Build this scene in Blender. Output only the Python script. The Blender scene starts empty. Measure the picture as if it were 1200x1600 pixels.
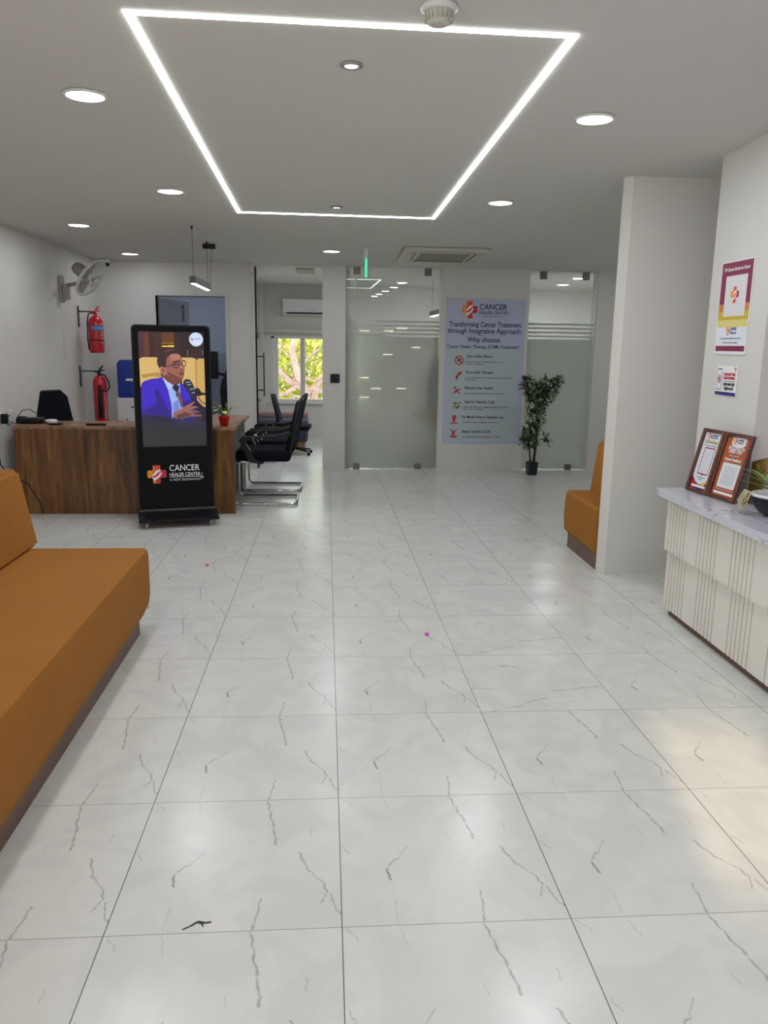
import bpy, bmesh, math, random
import numpy as np
from mathutils import Vector, Matrix
random.seed(7)
S = bpy.context.scene
COL = S.collection
PI = math.pi

# ---------------------------------------------------------------- camera, world, sun, exposure
EXPOSURE = 0.0
CAM_YAW, CAM_PITCH, CAM_ROLL, CAM_F = 0.0752554494, 0.207604107, 0.0157010232, 1239.01226
cd = bpy.data.cameras.new('camera'); cam = bpy.data.objects.new('camera', cd); COL.objects.link(cam)
cy, sy, cp, sp = math.cos(CAM_YAW), math.sin(CAM_YAW), math.cos(CAM_PITCH), math.sin(CAM_PITCH)
fw = Vector((sy*cp, cy*cp, -sp)); rt = Vector((cy, -sy, 0)); up = rt.cross(fw)
cr, sr = math.cos(CAM_ROLL), math.sin(CAM_ROLL)
r2 = cr*rt + sr*up; u2 = -sr*rt + cr*up
m = Matrix((r2, u2, -fw)).transposed().to_4x4(); m.translation = Vector((0, 0, 1.5))
cam.matrix_world = m
cd.sensor_fit = 'VERTICAL'; cd.sensor_height = 36; cd.lens = 36*CAM_F/1600
cd.clip_start = 0.05; cd.clip_end = 200
S.camera = cam
S.view_settings.view_transform = 'Standard'; S.view_settings.look = 'None'
S.view_settings.gamma = 1; S.view_settings.use_curve_mapping = False
S.view_settings.exposure = EXPOSURE
W = bpy.data.worlds.new('world'); S.world = W; W.use_nodes = True
bgn = W.node_tree.nodes['Background']; bgn.inputs[0].default_value = (0.86, 0.93, 1.0, 1); bgn.inputs[1].default_value = 4.2
sd = bpy.data.lights.new('sun', 'SUN'); sd.energy = 5.0; sd.angle = math.radians(1.2); sd.color = (1.0, 0.74, 0.50)
sun = bpy.data.objects.new('sun', sd); COL.objects.link(sun)
SUN_DIR = Vector((0.18, 0.80, -0.20)).normalized()
sun.rotation_euler = SUN_DIR.to_track_quat('-Z', 'Y').to_euler()
sun.location = (0, -8, 6)
DOWN_W, STRIP_E, DAY_W = 7.0, 9.0, 60.0

def area(name, loc, size, power, color, rot=(0, 0, 0), sizey=None, parent=None, shape=None, spread=PI):
    l = bpy.data.lights.new(name, 'AREA'); l.energy = power; l.color = color
    l.shape = shape or ('RECTANGLE' if sizey else 'SQUARE'); l.size = size; l.spread = spread
    if sizey: l.size_y = sizey
    o = bpy.data.objects.new(name, l); COL.objects.link(o); o.location = loc; o.rotation_euler = rot
    if parent: o.parent = parent
    return o
# added daylight fill lamp, outside the added window opening on the left, behind the photographer
area('added_daylight_fill', (-3.62, -.95, 1.30), 1.9, DAY_W, (1.0, 0.955, 0.925), (0, -PI/2, 0), 2.7)

# ---------------------------------------------------------------- materials
def mat(name, col=(.8, .8, .8), rough=.5, metal=0, spec=.5, emit=None, es=0, coat=0, noise=None, bump=None, sheen=0):
    m = bpy.data.materials.new(name); m.use_nodes = True; nt = m.node_tree; b = nt.nodes['Principled BSDF']
    b.inputs['Base Color'].default_value = (*col, 1); b.inputs['Roughness'].default_value = rough
    b.inputs['Metallic'].default_value = metal; b.inputs['Specular IOR Level'].default_value = spec
    b.inputs['Coat Weight'].default_value = coat
    if sheen: b.inputs['Sheen Weight'].default_value = sheen
    if emit: b.inputs['Emission Color'].default_value = (*emit, 1); b.inputs['Emission Strength'].default_value = es
    tc = None
    if noise or bump:
        tc = nt.nodes.new('ShaderNodeTexCoord')
    if noise:      # (scale, amount)
        n = nt.nodes.new('ShaderNodeTexNoise'); n.inputs['Scale'].default_value = noise[0]; n.inputs['Detail'].default_value = 5
        nt.links.new(tc.outputs['Object'], n.inputs['Vector'])
        r = nt.nodes.new('ShaderNodeValToRGB'); a = noise[1]
        r.color_ramp.elements[0].position = .3; r.color_ramp.elements[1].position = .7
        r.color_ramp.elements[0].color = (*[c*(1-a) for c in col], 1); r.color_ramp.elements[1].color = (*[min(1, c*(1+a)) for c in col], 1)
        nt.links.new(n.outputs['Fac'], r.inputs['Fac']); nt.links.new(r.outputs['Color'], b.inputs['Base Color'])
    if bump:       # (scale, strength)
        n = nt.nodes.new('ShaderNodeTexNoise'); n.inputs['Scale'].default_value = bump[0]; n.inputs['Detail'].default_value = 4
        nt.links.new(tc.outputs['Object'], n.inputs['Vector'])
        bb = nt.nodes.new('ShaderNodeBump'); bb.inputs['Strength'].default_value = bump[1]; bb.inputs['Distance'].default_value = .01
        nt.links.new(n.outputs['Fac'], bb.inputs['Height']); nt.links.new(bb.outputs['Normal'], b.inputs['Normal'])
    return m

def srgb(r, g, b):
    f = lambda c: ((c/255+.055)/1.055)**2.4 if c > 10 else c/255/12.92
    return (f(r), f(g), f(b))

M = {}
M['wall'] = mat('wall_paint', srgb(214, 212, 206), .7, noise=(1.2, .03), bump=(60, .05))
M['ceil'] = mat('ceiling_paint', srgb(208, 206, 200), .75, noise=(.6, .02))
M['lilac'] = mat('lilac_paint', srgb(226, 208, 226), .7, noise=(1, .02))
M['backroom'] = mat('blue_grey_paint', srgb(150, 156, 172), .7, noise=(1, .03))
M['white_lac'] = mat('white_laminate', srgb(205, 205, 203), .4)
M['greylam'] = mat('grey_laminate', srgb(165, 170, 166), .45)
M['white_plastic'] = mat('white_plastic', srgb(222, 222, 220), .35)
M['grey_plastic'] = mat('grey_plastic', srgb(150, 146, 140), .45)
M['dark_grey'] = mat('dark_grey_plastic', srgb(60, 62, 66), .4)
M['black'] = mat('black_plastic', srgb(16, 17, 22), .4, spec=.3)
M['black_gloss'] = mat('black_glossy_panel', srgb(6, 8, 14), .2, spec=.15)
M['fabric_black'] = mat('black_mesh_fabric', srgb(13, 15, 24), .9, spec=.15, bump=(300, .3))
M['fabric_navy'] = mat('navy_grey_fabric', srgb(58, 64, 80), .85, bump=(200, .2))
M['chrome'] = mat('chrome', srgb(190, 190, 192), .12, metal=1)
M['steel'] = mat('brushed_steel', srgb(150, 150, 150), .3, metal=1)
M['orange'] = mat('orange_upholstery', srgb(158, 103, 38), .8, spec=.25, noise=(3, .05), bump=(120, .12))
M['darkwood'] = mat('dark_wood_plinth', srgb(98, 70, 50), .4, noise=(8, .2))
M['red'] = mat('red_enamel', srgb(190, 22, 36), .25, coat=.3)
M['blue_plastic'] = mat('blue_plastic', srgb(12, 52, 150), .35)
M['gold'] = mat('gold_metal', srgb(176, 150, 84), .3, metal=.8)
M['lamp'] = mat('lamp_diffuser', (1, 1, 1), .5, emit=(.86, .88, 1.0), es=14)
M['spot'] = mat('spot_diffuser', (1, 1, 1), .5, emit=(.86, .9, 1.0), es=9)
M['strip'] = mat('led_strip_diffuser', (1, 1, 1), .5, emit=(.90, 1.0, .96), es=STRIP_E)
M['warmstrip'] = mat('warm_strip_diffuser', (1, 1, 1), .5, emit=(1.0, .82, .58), es=9)
M['pendantlamp'] = mat('pendant_diffuser', (1, 1, 1), .5, emit=(1.0, .92, .84), es=7)
M['greenlamp'] = mat('green_indicator_tube', (.05, .6, .3), .5, emit=(.03, .9, .35), es=1.1)
M['print_white'] = mat('white_print', srgb(235, 235, 238), .5)
M['print_navy'] = mat('navy_print', srgb(40, 44, 110), .5)
M['print_black'] = mat('black_print', srgb(25, 25, 30), .5)
M['print_red'] = mat('red_print', srgb(196, 36, 40), .5)
M['print_grey'] = mat('grey_print', srgb(100, 104, 120), .5)
M['print_gold'] = mat('gold_print', srgb(196, 170, 80), .5)
M['print_green'] = mat('green_print', srgb(40, 150, 70), .5)
M['pot_navy'] = mat('navy_pot', srgb(16, 18, 34), .35)
M['soil'] = mat('soil', srgb(50, 40, 32), .9)
M['pebble'] = mat('white_pebbles', srgb(220, 215, 205), .7, noise=(60, .2))
M['bark'] = mat('bark', srgb(84, 60, 48), .85, noise=(25, .3), bump=(60, .5))
M['pink'] = mat('pink_petal', srgb(240, 80, 190), .5)
M['root'] = mat('pale_root', srgb(226, 214, 176), .7)
M['crack'] = mat('chipped_tile_edge', srgb(70, 60, 54), .8)
M['louver'] = mat('louvre_ivory', srgb(196, 194, 180), .5)
M['grille'] = mat('grille_ivory', srgb(160, 158, 142), .7)
M['concrete'] = mat('outside_concrete', srgb(190, 180, 165), .9)

def printed(name, rough=.4, emit=0, coat=0):
    m = bpy.data.materials.new(name); m.use_nodes = True; nt = m.node_tree; b = nt.nodes['Principled BSDF']
    a = nt.nodes.new('ShaderNodeVertexColor'); a.layer_name = 'Col'
    b.inputs['Roughness'].default_value = rough; b.inputs['Coat Weight'].default_value = coat
    if emit:
        b.inputs['Base Color'].default_value = (.01, .01, .01, 1)
        nt.links.new(a.outputs['Color'], b.inputs['Emission Color']); b.inputs['Emission Strength'].default_value = emit
    else:
        nt.links.new(a.outputs['Color'], b.inputs['Base Color'])
    return m
M['printed'] = printed('printed_artwork', .45)
M['screen'] = printed('screen_picture', .15, emit=1.0)
M['leaf'] = printed('leaf_colours', .45)
def sunleaf():
    m = bpy.data.materials.new('thin_garden_leaf'); m.use_nodes = True; nt = m.node_tree; nt.nodes.clear()
    o = nt.nodes.new('ShaderNodeOutputMaterial'); a = nt.nodes.new('ShaderNodeVertexColor'); a.layer_name = 'Col'
    d = nt.nodes.new('ShaderNodeBsdfDiffuse'); t = nt.nodes.new('ShaderNodeBsdfTranslucent'); x = nt.nodes.new('ShaderNodeMixShader'); x.inputs[0].default_value = .45
    for q in (d, t): nt.links.new(a.outputs['Color'], q.inputs[0])
    nt.links.new(d.outputs[0], x.inputs[1]); nt.links.new(t.outputs[0], x.inputs[2]); nt.links.new(x.outputs[0], o.inputs[0])
    return m
M['sunleaf'] = sunleaf()

def wood(name, c1, c2, c3, axis='Z', scale=6.0, rough=.35):
    m = bpy.data.materials.new(name); m.use_nodes = True; nt = m.node_tree; b = nt.nodes['Principled BSDF']
    tc = nt.nodes.new('ShaderNodeTexCoord'); mp = nt.nodes.new('ShaderNodeMapping')
    sc = {'Z': (scale, scale, scale*.11), 'Y': (scale, scale*.11, scale), 'X': (scale*.11, scale, scale)}[axis]
    mp.inputs['Scale'].default_value = sc
    nt.links.new(tc.outputs['Object'], mp.inputs['Vector'])
    n1 = nt.nodes.new('ShaderNodeTexNoise'); n1.inputs['Scale'].default_value = 1.3; n1.inputs['Detail'].default_value = 3; n1.inputs['Distortion'].default_value = .9
    n2 = nt.nodes.new('ShaderNodeTexNoise'); n2.inputs['Scale'].default_value = 7; n2.inputs['Detail'].default_value = 6; n2.inputs['Distortion'].default_value = .5
    for n in (n1, n2): nt.links.new(mp.outputs['Vector'], n.inputs['Vector'])
    ra = nt.nodes.new('ShaderNodeValToRGB'); e = ra.color_ramp.elements
    e[0].position = .32; e[0].color = (*c1, 1); e[1].position = .68; e[1].color = (*c3, 1); k = e.new(.5); k.color = (*c2, 1)
    nt.links.new(n1.outputs['Fac'], ra.inputs['Fac'])
    r2 = nt.nodes.new('ShaderNodeValToRGB'); r2.color_ramp.elements[0].position = .3; r2.color_ramp.elements[0].color = (.62, .6, .58, 1); r2.color_ramp.elements[1].position = .6; r2.color_ramp.elements[1].color = (1, 1, 1, 1)
    nt.links.new(n2.outputs['Fac'], r2.inputs['Fac'])
    mx = nt.nodes.new('ShaderNodeMix'); mx.data_type = 'RGBA'; mx.blend_type = 'MULTIPLY'; mx.inputs['Factor'].default_value = 1
    nt.links.new(ra.outputs['Color'], mx.inputs[6]); nt.links.new(r2.outputs['Color'], mx.inputs[7]); nt.links.new(mx.outputs[2], b.inputs['Base Color'])
    b.inputs['Roughness'].default_value = rough
    return m
M['walnut'] = wood('walnut_panel', srgb(62, 34, 16), srgb(112, 70, 32), srgb(146, 102, 50), 'Z', 8.5)
M['walnut_top'] = wood('walnut_worktop', srgb(110, 78, 52), srgb(150, 112, 78), srgb(170, 134, 98), 'Y', 7)
M['framewood'] = wood('frame_wood', srgb(70, 34, 26), srgb(98, 54, 40), srgb(118, 70, 52), 'Z', 14, .4)

def marble(name, base, vein, scale, thr=(.49, .51), rough=.15, amt=.7):
    m = bpy.data.materials.new(name); m.use_nodes = True; nt = m.node_tree; b = nt.nodes['Principled BSDF']
    tc = nt.nodes.new('ShaderNodeTexCoord')
    n = nt.nodes.new('ShaderNodeTexNoise'); n.inputs['Scale'].default_value = scale; n.inputs['Detail'].default_value = 5; n.inputs['Distortion'].default_value = 1.2
    nt.links.new(tc.outputs['Object'], n.inputs['Vector'])
    r = nt.nodes.new('ShaderNodeValToRGB'); e = r.color_ramp.elements
    mid = tuple(base[i]*(1-amt)+vein[i]*amt for i in range(3))
    e[0].position = .40; e[0].color = (*base, 1); e[1].position = .62; e[1].color = (*[c*.93 for c in base], 1)
    a = e.new(thr[0]); a.color = (*[c*.97 for c in base], 1); c_ = e.new((thr[0]+thr[1])/2); c_.color = (*mid, 1); d = e.new(thr[1]); d.color = (*base, 1)
    nt.links.new(n.outputs['Fac'], r.inputs['Fac']); nt.links.new(r.outputs['Color'], b.inputs['Base Color']); b.inputs['Roughness'].default_value = rough
    return m
M['marble'] = marble('white_grey_marble', srgb(205, 208, 218), srgb(128, 132, 148), 1.7)
M['cream_stone'] = mat('cream_stone', srgb(226, 223, 214), .45, noise=(2.5, .03))
M['groove'] = mat('stone_groove', srgb(208, 201, 188), .6)
M['clip'] = mat('satin_metal_clip', srgb(120, 118, 112), .45, metal=.6)

def glass(name, tint=(.95, .965, .955), rough=0.0):
    m = bpy.data.materials.new(name); m.use_nodes = True; nt = m.node_tree; nt.nodes.clear()
    o = nt.nodes.new('ShaderNodeOutputMaterial'); t = nt.nodes.new('ShaderNodeBsdfTransparent'); g = nt.nodes.new('ShaderNodeBsdfGlossy')
    t.inputs[0].default_value = (*tint, 1); g.inputs['Roughness'].default_value = rough; g.inputs[0].default_value = (1, 1, 1, 1)
    f = nt.nodes.new('ShaderNodeFresnel'); f.inputs[0].default_value = 1.6
    mx = nt.nodes.new('ShaderNodeMixShader')
    nt.links.new(f.outputs[0], mx.inputs[0]); nt.links.new(t.outputs[0], mx.inputs[1]); nt.links.new(g.outputs[0], mx.inputs[2]); nt.links.new(mx.outputs[0], o.inputs[0])
    return m
M['glass'] = glass('clear_glass')
def frosted():
    m = bpy.data.materials.new('frosted_film'); m.use_nodes = True; nt = m.node_tree; nt.nodes.clear()
    o = nt.nodes.new('ShaderNodeOutputMaterial')
    d = nt.nodes.new('ShaderNodeBsdfDiffuse'); d.inputs[0].default_value = (*srgb(184, 184, 176), 1)
    t = nt.nodes.new('ShaderNodeBsdfTranslucent'); t.inputs[0].default_value = (*srgb(225, 230, 224), 1)
    r = nt.nodes.new('ShaderNodeBsdfRefraction'); r.inputs['Roughness'].default_value = .6; r.inputs['IOR'].default_value = 1.2; r.inputs[0].default_value = (.88, .88, .85, 1)
    m1 = nt.nodes.new('ShaderNodeMixShader'); m1.inputs[0].default_value = .5
    m2 = nt.nodes.new('ShaderNodeMixShader'); m2.inputs[0].default_value = .30
    nt.links.new(d.outputs[0], m1.inputs[1]); nt.links.new(t.outputs[0], m1.inputs[2])
    nt.links.new(m1.outputs[0], m2.inputs[1]); nt.links.new(r.outputs[0], m2.inputs[2]); nt.links.new(m2.outputs[0], o.inputs[0])
    return m
M['frost'] = frosted()

# floor tile material: veins drawn in tile space (uv 0..1 per tile)
def tile_material():
    m = bpy.data.materials.new('veined_floor_tile'); m.use_nodes = True; nt = m.node_tree; b = nt.nodes['Principled BSDF']
    N = nt.nodes.new; L = nt.links.new
    uv = N('ShaderNodeUVMap'); uv.uv_map = 'UVMap'
    tc = N('ShaderNodeTexCoord')
    def math_(op, a, bb=None, clamp=False):
        n = N('ShaderNodeMath'); n.operation = op; n.use_clamp = clamp
        for i, v in enumerate((a, bb)):
            if v is None: continue
            if isinstance(v, (int, float)): n.inputs[i].default_value = v
            else: L(v, n.inputs[i])
        return n.outputs[0]
    def vm(op, a, bb=None, out=0, scale=None):
        n = N('ShaderNodeVectorMath'); n.operation = op
        for i, v in enumerate((a, bb)):
            if v is None: continue
            if isinstance(v, tuple): n.inputs[i].default_value = v
            else: L(v, n.inputs[i])
        if scale is not None: L(scale, n.inputs['Scale'])
        return n.outputs[out]
    wn = N('ShaderNodeTexNoise'); wn.inputs['Scale'].default_value = 26; wn.inputs['Detail'].default_value = 3; L(uv.outputs[0], wn.inputs['Vector'])
    w0 = vm('SUBTRACT', wn.outputs['Color'], (.5, .5, .5)); wz = vm('MULTIPLY', w0, (.035, .035, 0)); p = vm('ADD', uv.outputs[0], wz)
    # (polyline, half width, strength)
    lines = [([(.335, .55), (.29, .47), (.245, .43), (.222, .39)], .0035, .55), ([(.222, .39), (.226, .345), (.234, .30)], .0055, .9),
             ([(.80, .53), (.846, .39), (.915, .30), (.935, .235)], .0042, .6), ([(.935, .235), (.905, .15)], .0035, .5), ([(.95, .21), (.978, .11), (.998, .085)], .004, .6),
             ([(.612, .995), (.64, .85), (.672, .70), (.682, .60)], .0045, .65), ([(.672, .70), (.682, .60)], .006, .5), ([(.638, .20), (.630, .10), (.618, .01)], .0042, .6),
             ([(.02, .99), (.07, .92)], .003, .35), ([(.24, .995), (.268, .88)], .0028, .3), ([(.245, .16), (.24, .02)], .0026, .3), ([(.86, .72), (.854, .66)], .004, .35),
             ([(.02, .56), (.045, .50)], .003, .35), ([(.55, .66), (.56, .60)], .003, .3)]
    acc = None
    for pts, hw, st in lines:
        for a, c in zip(pts[:-1], pts[1:]):
            ba = (c[0]-a[0], c[1]-a[1]); l2 = ba[0]**2+ba[1]**2
            pa = vm('SUBTRACT', p, (a[0], a[1], 0))
            d = vm('DOT_PRODUCT', pa, (ba[0]/l2, ba[1]/l2, 0), out=1)
            h = math_('ADD', d, 0.0, clamp=True)
            q = vm('SCALE', (ba[0], ba[1], 0), scale=h)
            ln = vm('LENGTH', vm('SUBTRACT', pa, q), out=1)
            v = math_('MULTIPLY', math_('SUBTRACT', 1.0, math_('DIVIDE', ln, hw*1.7), clamp=True), st)
            acc = v if acc is None else math_('MAXIMUM', acc, v)
    # break veins up
    bn = N('ShaderNodeTexNoise'); bn.inputs['Scale'].default_value = 14; L(uv.outputs[0], bn.inputs['Vector'])
    acc = math_('MULTIPLY', acc, math_('MULTIPLY', math_('SUBTRACT', bn.outputs['Fac'], .2), 3.4, clamp=True))
    # grout
    sx = N('ShaderNodeSeparateXYZ'); L(uv.outputs[0], sx.inputs[0])
    ex = math_('MINIMUM', sx.outputs[0], math_('SUBTRACT', 1.0, sx.outputs[0])); ey = math_('MINIMUM', sx.outputs[1], math_('SUBTRACT', 1.0, sx.outputs[1]))
    gx = math_('LESS_THAN', ex, .0026); gy = math_('LESS_THAN', ey, .0020)
    gr = math_('MAXIMUM', math_('MULTIPLY', gx, .8), math_('MULTIPLY', gy, .6))
    # clouds
    vc = N('ShaderNodeVertexColor'); vc.layer_name = 'Col'
    add = vm('ADD', uv.outputs[0], vm('MULTIPLY', vc.outputs['Color'], (9, 9, 9)))
    cn = N('ShaderNodeTexNoise'); cn.inputs['Scale'].default_value = 2.2; cn.inputs['Detail'].default_value = 3; cn.inputs['Distortion'].default_value = 1.6; L(add, cn.inputs['Vector'])
    cr_ = N('ShaderNodeValToRGB'); e = cr_.color_ramp.elements
    c1, c2 = srgb(213, 215, 210), srgb(221, 222, 216)
    e[0].position = .40; e[0].color = (*c1, 1); e[1].position = .60; e[1].color = (*c2, 1); L(cn.outputs['Fac'], cr_.inputs['Fac'])
    m1 = N('ShaderNodeMix'); m1.data_type = 'RGBA'; L(acc, m1.inputs[0]); L(cr_.outputs[0], m1.inputs[6]); m1.inputs[7].default_value = (*srgb(110, 110, 108), 1)
    m2 = N('ShaderNodeMix'); m2.data_type = 'RGBA'; L(gr, m2.inputs[0]); L(m1.outputs[2], m2.inputs[6]); m2.inputs[7].default_value = (*srgb(70, 66, 62), 1)
    L(m2.outputs[2], b.inputs['Base Color'])
    b.inputs['Roughness'].default_value = .24; b.inputs['Specular IOR Level'].default_value = .45
    return m
M['tile'] = tile_material()

# ---------------------------------------------------------------- mesh helpers
def box(bm, x0, x1, y0, y1, z0, z1, bevel=0, seg=3, mi=0, mtx=None):
    t = bmesh.new(); bmesh.ops.create_cube(t, size=1)
    for v in t.verts: v.co = Vector((x0+(v.co.x+.5)*(x1-x0), y0+(v.co.y+.5)*(y1-y0), z0+(v.co.z+.5)*(z1-z0)))
    if bevel: bmesh.ops.bevel(t, geom=list(t.edges), offset=bevel, segments=seg, profile=.5, affect='EDGES')
    merge(bm, t, mi, mtx)
def merge(bm, t, mi=0, mtx=None):
    for f in t.faces: f.material_index = mi
    if mtx is not None: bmesh.ops.transform(t, matrix=mtx, verts=t.verts)
    bmesh.ops.recalc_face_normals(t, faces=t.faces)
    me = bpy.data.meshes.new('tmp'); t.to_mesh(me); t.free(); bm.from_mesh(me); bpy.data.meshes.remove(me)
def tube(bm, pts, r, n=10, mi=0, closed=False, radii=None, cap=True):
    t = bmesh.new(); pts = [Vector(p) for p in pts]; rings = []; N_ = len(pts)
    prev = None
    for i, p in enumerate(pts):
        a = pts[(i-1) % N_] if (closed or i > 0) else p; c = pts[(i+1) % N_] if (closed or i < N_-1) else p
        d = (c-a).normalized()
        if prev is None:
            prev = d.orthogonal().normalized()
        prev = (prev-d*prev.dot(d)).normalized(); q = d.cross(prev)
        rr = radii[i] if radii else r
        rings.append([t.verts.new(p+rr*(math.cos(2*PI*k/n)*prev+math.sin(2*PI*k/n)*q)) for k in range(n)])
    for i in range(N_ if closed else N_-1):
        A, B = rings[i], rings[(i+1) % N_]
        for k in range(n): t.faces.new((A[k], A[(k+1) % n], B[(k+1) % n], B[k]))
    if not closed and cap: t.faces.new(rings[0][::-1]); t.faces.new(rings[-1])
    for f in t.faces: f.smooth = True
    merge(bm, t, mi)
def lathe(bm, prof, n=24, c=(0, 0, 0), mi=0, mtx=None, smooth=True):
    t = bmesh.new(); rings = []
    for r, z in prof:
        if r < 1e-6: rings.append([t.verts.new((c[0], c[1], c[2]+z))])
        else: rings.append([t.verts.new((c[0]+r*math.cos(2*PI*k/n), c[1]+r*math.sin(2*PI*k/n), c[2]+z)) for k in range(n)])
    for A, B in zip(rings[:-1], rings[1:]):
        for k in range(n):
            if len(A) == 1 and len(B) == 1: break
            if len(A) == 1: t.faces.new((A[0], B[(k+1) % n], B[k]))
            elif len(B) == 1: t.faces.new((A[k], A[(k+1) % n], B[0]))
            else: t.faces.new((A[k], A[(k+1) % n], B[(k+1) % n], B[k]))
    if len(rings[0]) > 1: t.faces.new(rings[0][::-1])
    if len(rings[-1]) > 1: t.faces.new(rings[-1])
    for f in t.faces: f.smooth = smooth
    merge(bm, t, mi, mtx)
def prism(bm, poly, axis, a, b_, mi=0, bevel=0):
    """poly 2-D extruded along axis from a to b_; axis z: (x,y); axis y: (x,z); axis x: (y,z)"""
    t = bmesh.new()
    f3 = {'z': lambda p, h: (p[0], p[1], h), 'y': lambda p, h: (p[0], h, p[1]), 'x': lambda p, h: (h, p[0], p[1])}[axis]
    A = [t.verts.new(f3(p, a)) for p in poly]; B = [t.verts.new(f3(p, b_)) for p in poly]; n = len(poly)
    t.faces.new(A[::-1]); t.faces.new(B)
    for i in range(n): t.faces.new((A[i], A[(i+1) % n], B[(i+1) % n], B[i]))
    bmesh.ops.recalc_face_normals(t, faces=t.faces)
    if bevel: bmesh.ops.bevel(t, geom=list(t.edges), offset=bevel, segments=3, profile=.5, affect='EDGES')
    merge(bm, t, mi)
def smooth_(bm, ang=40):
    for f in bm.faces: f.smooth = True
    a = math.radians(ang)
    for e in bm.edges:
        if len(e.link_faces) == 2 and e.calc_face_angle(0) > a: e.smooth = False
def new(): return bmesh.new()
def obj(name, bm, mats, parent=None, label=None, loc=None, smooth=False):
    if smooth: smooth_(bm)
    me = bpy.data.meshes.new(name); bm.to_mesh(me); bm.free()
    for mm in (mats if isinstance(mats, (list, tuple)) else [mats]): me.materials.append(mm)
    o = bpy.data.objects.new(name, me); COL.objects.link(o)
    if loc: o.location = loc
    if parent: o.parent = parent
    if label: o['label'] = label
    return o
def thing(name, label, cat, loc=(0, 0, 0), rz=0, group=None):
    o = bpy.data.objects.new(name, None); COL.objects.link(o); o.empty_display_size = .1
    o.location = loc; o.rotation_euler = (0, 0, rz); o['label'] = label; o['category'] = cat
    if group: o['group'] = group
    return o
def tag(o, label, cat, group=None, kind=None):
    o['label'] = label; o['category'] = cat
    if group: o['group'] = group
    if kind: o['kind'] = kind
    return o
def struct(name, bm, m, parent=None, smooth=False, label=None):
    o = obj(name, bm, m, parent, smooth=smooth)
    if not parent: o['kind'] = 'structure'
    if label: o['label'] = label
    return o
def dup(root, loc, rz, label, group=None):
    r = root.copy(); COL.objects.link(r); r.location = loc; r.rotation_euler = (0, 0, rz); r['label'] = label
    if group: r['group'] = group
    for ch in list(root.children):
        c = ch.copy(); COL.objects.link(c); c.parent = r
        for g in list(ch.children):
            d = g.copy(); COL.objects.link(d); d.parent = c
    return r

# text and printed artwork, laid out on a local plane: x to the right, z up, facing -Y
def text_bm(bm, s, x, z, size, align='CENTER', width=None, y=-.0012, mi=0, bold=0, spacing=1.0, depth=.0004):
    c = bpy.data.curves.new('t', 'FONT'); c.body = s; c.size = size; c.align_x = align; c.extrude = depth; c.offset = bold; c.space_character = spacing
    c.resolution_u = 3
    o = bpy.data.objects.new('t', c); COL.objects.link(o); bpy.context.view_layer.update()
    me = o.evaluated_get(bpy.context.evaluated_depsgraph_get()).to_mesh()
    t = bmesh.new(); t.from_mesh(me)
    bpy.data.objects.remove(o); bpy.data.curves.remove(c)
    if not t.verts: t.free(); return
    xs = [v.co.x for v in t.verts]; w = max(xs)-min(xs); k = width/w if width and w else 1
    cx = {'CENTER': (max(xs)+min(xs))/2, 'LEFT': min(xs), 'RIGHT': max(xs)}[align]
    for v in t.verts:
        X, Y, Z = v.co; v.co = Vector((x+(X-cx)*k, y-Z, z+Y))
    for f in t.faces: f.material_index = mi
    mm = bpy.data.meshes.new('tmp'); t.to_mesh(mm); t.free(); bm.from_mesh(mm); bpy.data.meshes.remove(mm)

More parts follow.
